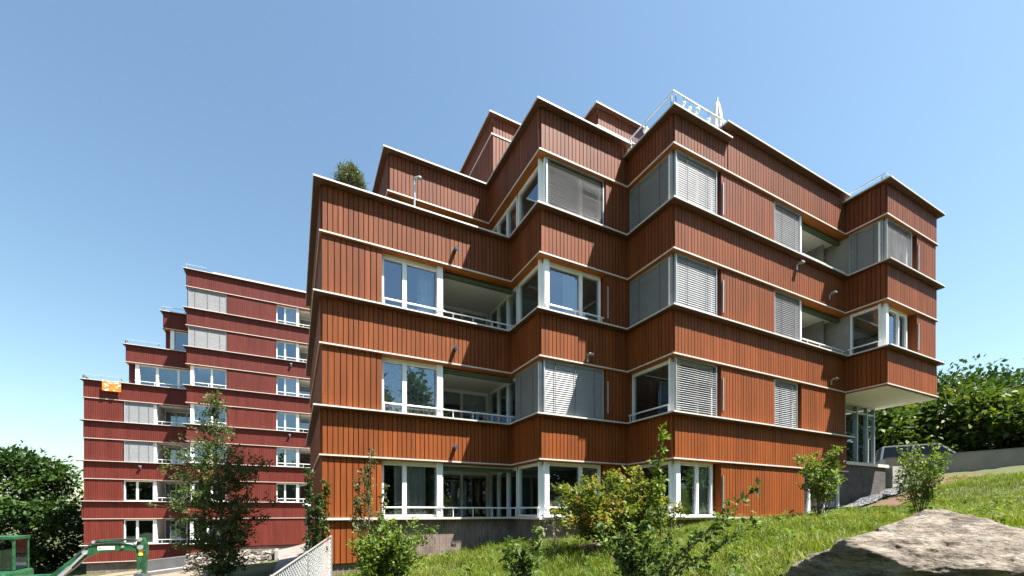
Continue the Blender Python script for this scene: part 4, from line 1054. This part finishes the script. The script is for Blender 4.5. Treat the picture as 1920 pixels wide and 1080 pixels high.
    pn.build('pivot_pin', M['steel'], root)
    h2 = MB(); h2.tube([P(X(-7.6),.63,-1.75),P(X(-7.2),.64,-1.3),P(X(-6.5),.64,-1.22),P(X(-5.9),.64,-1.26),P(X(-5.5),.64,-1.6),P(X(-5.6),.64,-2.2)], .02, 6); h2.build('hose', M['rubber'], root)
    hs = MB(); hs.tube([P(X(-7.3),.62,-1.3),P(X(-6.9),.62,-1.12),P(X(-6.2),.62,-1.1),P(X(-5.8),.62,-1.14),P(X(-5.6),.62,-1.3)], .025, 6); hs.build('hose', M['rubber'], root)
    bk = MB(); s = X(-5.66)
    prof = [(s-.1,-2.5),(s+.12,-2.55),(s+.28,-2.8),(s+.2,-3.1),(s-.12,-3.18),(s-.36,-2.98)]
    bk.poly([P(a,.85,z) for a,z in reversed(prof)]); bk.poly([P(a,.05,z) for a,z in prof])
    for i in range(len(prof)-1):
        (a,z0),(b,z1) = prof[i],prof[i+1]; bk.quad(P(a,.05,z0),P(b,.05,z1),P(b,.85,z1),P(a,.85,z0))
    bk.build('bucket', M['darkframe'], root); settle(root)
excavator()

# ------------------------------------------------------------------ right side: concrete wall, cheek wall, van
a, b = (26.9,11.0), (30.6,4.6)
fr = Fr(a, b); mb = MB(); L = fr.L; P = fr.pt
za, zb = 2.72, 2.95
mb.hexa([P(0,0,.6),P(L,0,.6),P(L,-.25,.6),P(0,-.25,.6),P(0,0,za),P(L,0,zb),P(L,-.25,zb),P(0,-.25,za)])
cw = thing('retaining_wall', 'long pale concrete retaining wall below the parked van', 'wall', (a[0],a[1],1.)); mb.build('wall_body', M['concrete'], cw, bevel=.01)
cp = MB(); cp.hexa([P(-.02,.02,za+.004),P(L,.02,zb+.004),P(L,-.27,zb+.004),P(-.02,-.27,za+.004),P(-.02,.02,za+.03),P(L,.02,zb+.03),P(L,-.27,zb+.03),P(-.02,-.27,za+.03)]); cp.build('coping', M['concrete'], cw); settle(cw)
cw2 = thing('cheek_wall', 'short pale concrete cheek wall beside the entrance landing', 'wall', (22.4,9.1,.8))
mb = MB(); mb.hexa([(21.8,8.7,.2),(23.6,8.9,.2),(23.6,9.15,.2),(21.8,8.95,.2),(21.8,8.7,1.86),(23.6,8.9,1.95),(23.6,9.15,1.95),(21.8,8.95,1.86)]); mb.build('wall_body', M['concrete'], cw2, bevel=.01)
mb = MB(); mb.box(21.78,25.6,9.2,12.9,1.2,1.90); mb.build('landing', M['concrete_dark'], cw2); settle(cw2)

def van():
    u, v = 33.6, 11.9; zg = 2.05
    root = thing('parked_van', 'silver grey van parked behind the concrete wall under the trees', 'van', (u,v,zg)); root.rotation_euler = (0,0,math.radians(-58))
    M['vanpaint'] = simple('silver_car_paint', (.42,.43,.44), .28, .4, .03); M['vanglass'] = simple('dark_van_glass', (.012,.014,.015), .35); w = .88
    def prof(mb, pts, w0, w1):
        mb.poly([(x,-w0 if z < 1 else -w1,z) for x,z in pts]); mb.poly([(x,w0 if z < 1 else w1,z) for x,z in reversed(pts)])
        n = len(pts)
        for i in range(n):
            (x0,z0),(x1,z1) = pts[i],pts[(i+1)%n]; a0 = w0 if z0 < 1 else w1; a1 = w0 if z1 < 1 else w1
            mb.quad((x0,a0,z0),(x1,a1,z1),(x1,-a1,z1),(x0,-a0,z0))
    mb = MB(); prof(mb, [(-2.2,.32),(2.2,.32),(2.28,.75),(2.1,1.02),(1.45,1.12),(-2.15,1.12),(-2.26,.7)], w, w); b = mb.build('body', M['vanpaint'], root, bevel=.05)
    mb = MB()  # roof and pillars
    mb.box(-2.0,.55,-.74,.74,1.84,1.92)
    for (x0,x1) in ((-2.12,-2.0),(-.78,-.62),(1.35,.5)):
        for s in (-1,1): mb.hexa([(x0-.05,s*.84-.04,1.1),(x0+.06,s*.84-.04,1.1),(x0+.06,s*.84+.04,1.1),(x0-.05,s*.84+.04,1.1),(x1-.05,s*.72-.04,1.86),(x1+.06,s*.72-.04,1.86),(x1+.06,s*.72+.04,1.86),(x1-.05,s*.72+.04,1.86)])
    mb.build('cabin_frame', M['vanpaint'], root, bevel=.02)
    mb = MB()
    for s in (-1,1):
        for (x0,x1,t0,t1) in ((-2.05,-.78,-1.95,-.66),(-.66,1.25,-.58,.46)):
            mb.quad((x0,s*.83,1.13),(x1,s*.83,1.13),(t1,s*.73,1.84),(t0,s*.73,1.84))
    mb.quad((1.36,-.8,1.12),(1.36,.8,1.12),(.53,.7,1.85),(.53,-.7,1.85)); mb.quad((-2.13,-.8,1.12),(-2.13,.8,1.12),(-2.02,.7,1.85),(-2.02,-.7,1.85))
    mb.build('window', M['vanglass'], root)
    for x in (-1.35,1.4):
        for s in (-1,1):
            t = MB(); t.tube([(x,s*.72,.33),(x,s*.92,.33)], .33, 20); wh = t.build('wheel', M['rubber'], root)
            t = MB(); t.tube([(x,s*.90,.33),(x,s*.93,.33)], .2, 14); t.build('rim', M['steel'], wh)
    for s in (-1,1):
        t = MB(); t.box(2.16,2.27,s*.66-.14,s*.66+.14,.72,.88); t.build('headlight', M['white'], root, bevel=.02)
van()

# ------------------------------------------------------------------ terrace furnishings
def olive():
    u, v, z = 1.51, 13.6, 7.9
    root = thing('potted_olive', 'round clipped olive bush in a pot on the lower roof terrace', 'potted plant', (u,v,z)); rs = np.random.RandomState(77)
    mb = MB(); mb.tube([(0,0,0),(0,0,.42),(0,0,.46)], [.2,.27,.29], 18); mb.build('pot', M['concrete_dark'], root)
    mb = MB(); mb.tube([(0,0,.4),(.03,.02,1.2),(0,0,2.1)], [.045,.035,.02], 7)
    P = []; D = []; R = []
    for k in range(150):
        d = Vector(rs.normal(0,1,3)); d.z = d.z*.9+.25; d.normalize(); s = Vector((0,0,1.7+.4*rs.rand()))
        e = Vector((0,0,1.93))+Vector((d.x*.38,d.y*.38,d.z*.35))*(.85+.3*rs.rand()); mb.tube([s,(s+e)/2,e], [.01,.006,.003], 4, cap=False); rb = .3+.5*rs.rand()
        for q in range(34): 
            t = .3+.75*rs.rand(); P.append(tuple(s.lerp(e,t)+Vector(rs.normal(0,.045,3)))); D.append(tuple(d+Vector(rs.normal(0,.5,3)))); R.append(rb)
    mb.build('stem', M['palebark'], root, smooth=True); leaves('foliage', P, D, .075, M['leaf_olive'], root, 78, 3.2, rbase=R)
olive()
def parasol():
    u, v, z = 12.41, 9.6, 10.83
    root = thing('closed_parasol', 'closed white parasol standing behind the glass railing on the top terrace', 'parasol', (u,v,z)); mb = MB()
    mb.tube([(0,0,0),(0,0,2.75)], .025, 8); mb.build('pole', M['steel'], root)
    mb = MB(); n = 16; prof = [(.55,.16),(.8,.24),(1.2,.21),(1.7,.17),(2.2,.12),(2.55,.06),(2.66,.015)]
    rings = [[((r*(1+.22*(k%2)))*math.cos(6.283*k/n),(r*(1+.22*(k%2)))*math.sin(6.283*k/n),h) for k in range(n)] for h, r in prof]
    for i in range(len(rings)-1):
        for k in range(n): mb.quad(rings[i][k],rings[i][(k+1)%n],rings[i+1][(k+1)%n],rings[i+1][k])
    mb.build('folded_canopy', simple('parasol_cloth', (.74,.70,.66), .9), root)
    mb = MB(); mb.tube([(0,0,1.15),(0,0,1.2)], .235, 16); mb.build('tie_band', M['curtain'], root)
    mb = MB(); mb.tube([(0,0,0),(0,0,.1)], .3, 16); mb.build('base', M['concrete_dark'], root)
parasol()
labs = ['white paper lantern on the left side rail near the corner of the top terrace','small pale lantern just right of the top terrace corner','second pale lantern right of the top terrace corner','larger pale green lantern below the top terrace handrail','small pale lantern midway along the top terrace rail','pale lantern next to the closed parasol']
for k, (u, v, r, z) in enumerate(((9.23,9.55,.075,11.22),(9.62,8.50,.05,11.27),(9.85,8.50,.055,11.22),(10.15,8.50,.075,11.30),(10.62,8.50,.055,11.22),(10.95,8.50,.05,11.2))):
    root = thing('lantern', labs[k], 'lantern', (u,v,z), 'lanterns along the top terrace railing')
    mb = MB(); mb.tube([(0,0,-r*1.1),(0,0,-r*.8),(0,0,-r*.3),(0,0,r*.3),(0,0,r*.8),(0,0,r*1.1)], [r*.35,r*.75,r,r,r*.75,r*.3], 12); mb.build('lantern_shade', M['white'] if k != 3 else simple('pale_green_paper', (.55,.72,.66), .8), root, smooth=True)
    mb = MB(); mb.tube([(0,0,r*1.1),(0,0,11.5-z)], .004, 4); mb.build('cord', M['darkframe'], root)
# upright pole on the lower terrace and planter tufts
root = thing('terrace_shower', 'thin metal pole with a bent head on the lower roof terrace', 'shower', (3.35,13.3,7.9))
mb = MB(); mb.tube([(0,0,0),(0,0,2.35),(.03,-.03,2.45),(.14,-.1,2.47)], .03, 8); mb.build('pole', M['steel'], root); mb = MB(); mb.tube([(.14,-.1,2.47),(.14,-.1,2.40)], [.03,.08], 10); mb.build('shower_head', M['steel'], root)
mb = MB(); mb.box(-.16,.16,-.12,.12,0,.04); mb.build('base', M['steel'], root)
rs = np.random.RandomState(5); u, v, z = 3.0, 12.95, 7.9
root = thing('planter', 'low planter with green tufts behind the terrace edge', 'planter', (u,v,z)); mb = MB(); mb.box(-.55,.4,-.17,.17,0,.55); mb.build('trough', M['concrete_dark'], root, bevel=.015)
P = np.stack([rs.uniform(-.5,.35,700), rs.uniform(-.15,.15,700), .55+.38*rs.rand(700)], 1); D = np.stack([rs.normal(0,.4,700), rs.normal(0,.4,700), np.ones(700)], 1); leaves('foliage', P, D, .10, M['leaf_fresh'], root, 6, 3.5)

# ------------------------------------------------------------------ sky, sun, camera
w = bpy.data.worlds.new('World'); SC.world = w; w.use_nodes = True; nt = w.node_tree; nt.nodes.clear()
SUNV = Vector((1.0,-1.0,2.75)).normalized(); EL = math.asin(SUNV.z); AZ = math.atan2(SUNV.x, SUNV.y)
sky = nt.nodes.new('ShaderNodeTexSky'); sky.sky_type = 'NISHITA'; sky.sun_disc = False; sky.sun_elevation = EL; sky.sun_rotation = AZ
sky.altitude = 0; sky.air_density = 1.35; sky.dust_density = SKY_DUST; sky.ozone_density = SKY_OZONE
bg = nt.nodes.new('ShaderNodeBackground'); bg.inputs[1].default_value = SKY_STRENGTH; wo = nt.nodes.new('ShaderNodeOutputWorld')
tn = nt.nodes.new('ShaderNodeMix'); tn.data_type = 'RGBA'; tn.blend_type = 'MULTIPLY'; tn.inputs['Factor'].default_value = 1; tn.inputs['B'].default_value = (.94,1.02,.975,1)
nt.links.new(sky.outputs[0], tn.inputs['A']); nt.links.new(tn.outputs['Result'], bg.inputs[0]); nt.links.new(bg.outputs[0], wo.inputs[0])
sl_ = bpy.data.lights.new('sun', 'SUN'); sl_.energy = SUN_STRENGTH; sl_.angle = math.radians(.53); sl_.color = (1,.95,.88)
so = bpy.data.objects.new('sun', sl_); COL.objects.link(so); so.rotation_euler = SUNV.to_track_quat('Z', 'Y').to_euler()
cam = bpy.data.cameras.new('camera'); cam.sensor_width = 36; cam.lens = 810/1920*36; cam.shift_y = 420/1920; cam.clip_start = .05; cam.clip_end = 3000
co = bpy.data.objects.new('camera', cam); COL.objects.link(co); co.location = (0,0,0); co.rotation_euler = (math.radians(90), 0, -math.atan2(.4517,.892))
SC.camera = co
SC.view_settings.view_transform = 'Standard'; SC.view_settings.look = 'None'; SC.view_settings.exposure = EXPOSURE; SC.view_settings.gamma = 1
SC.cycles.max_bounces = 8; SC.cycles.transparent_max_bounces = 16; SC.cycles.caustics_reflective = False; SC.cycles.caustics_refractive = False
SC.cycles.use_denoising = True
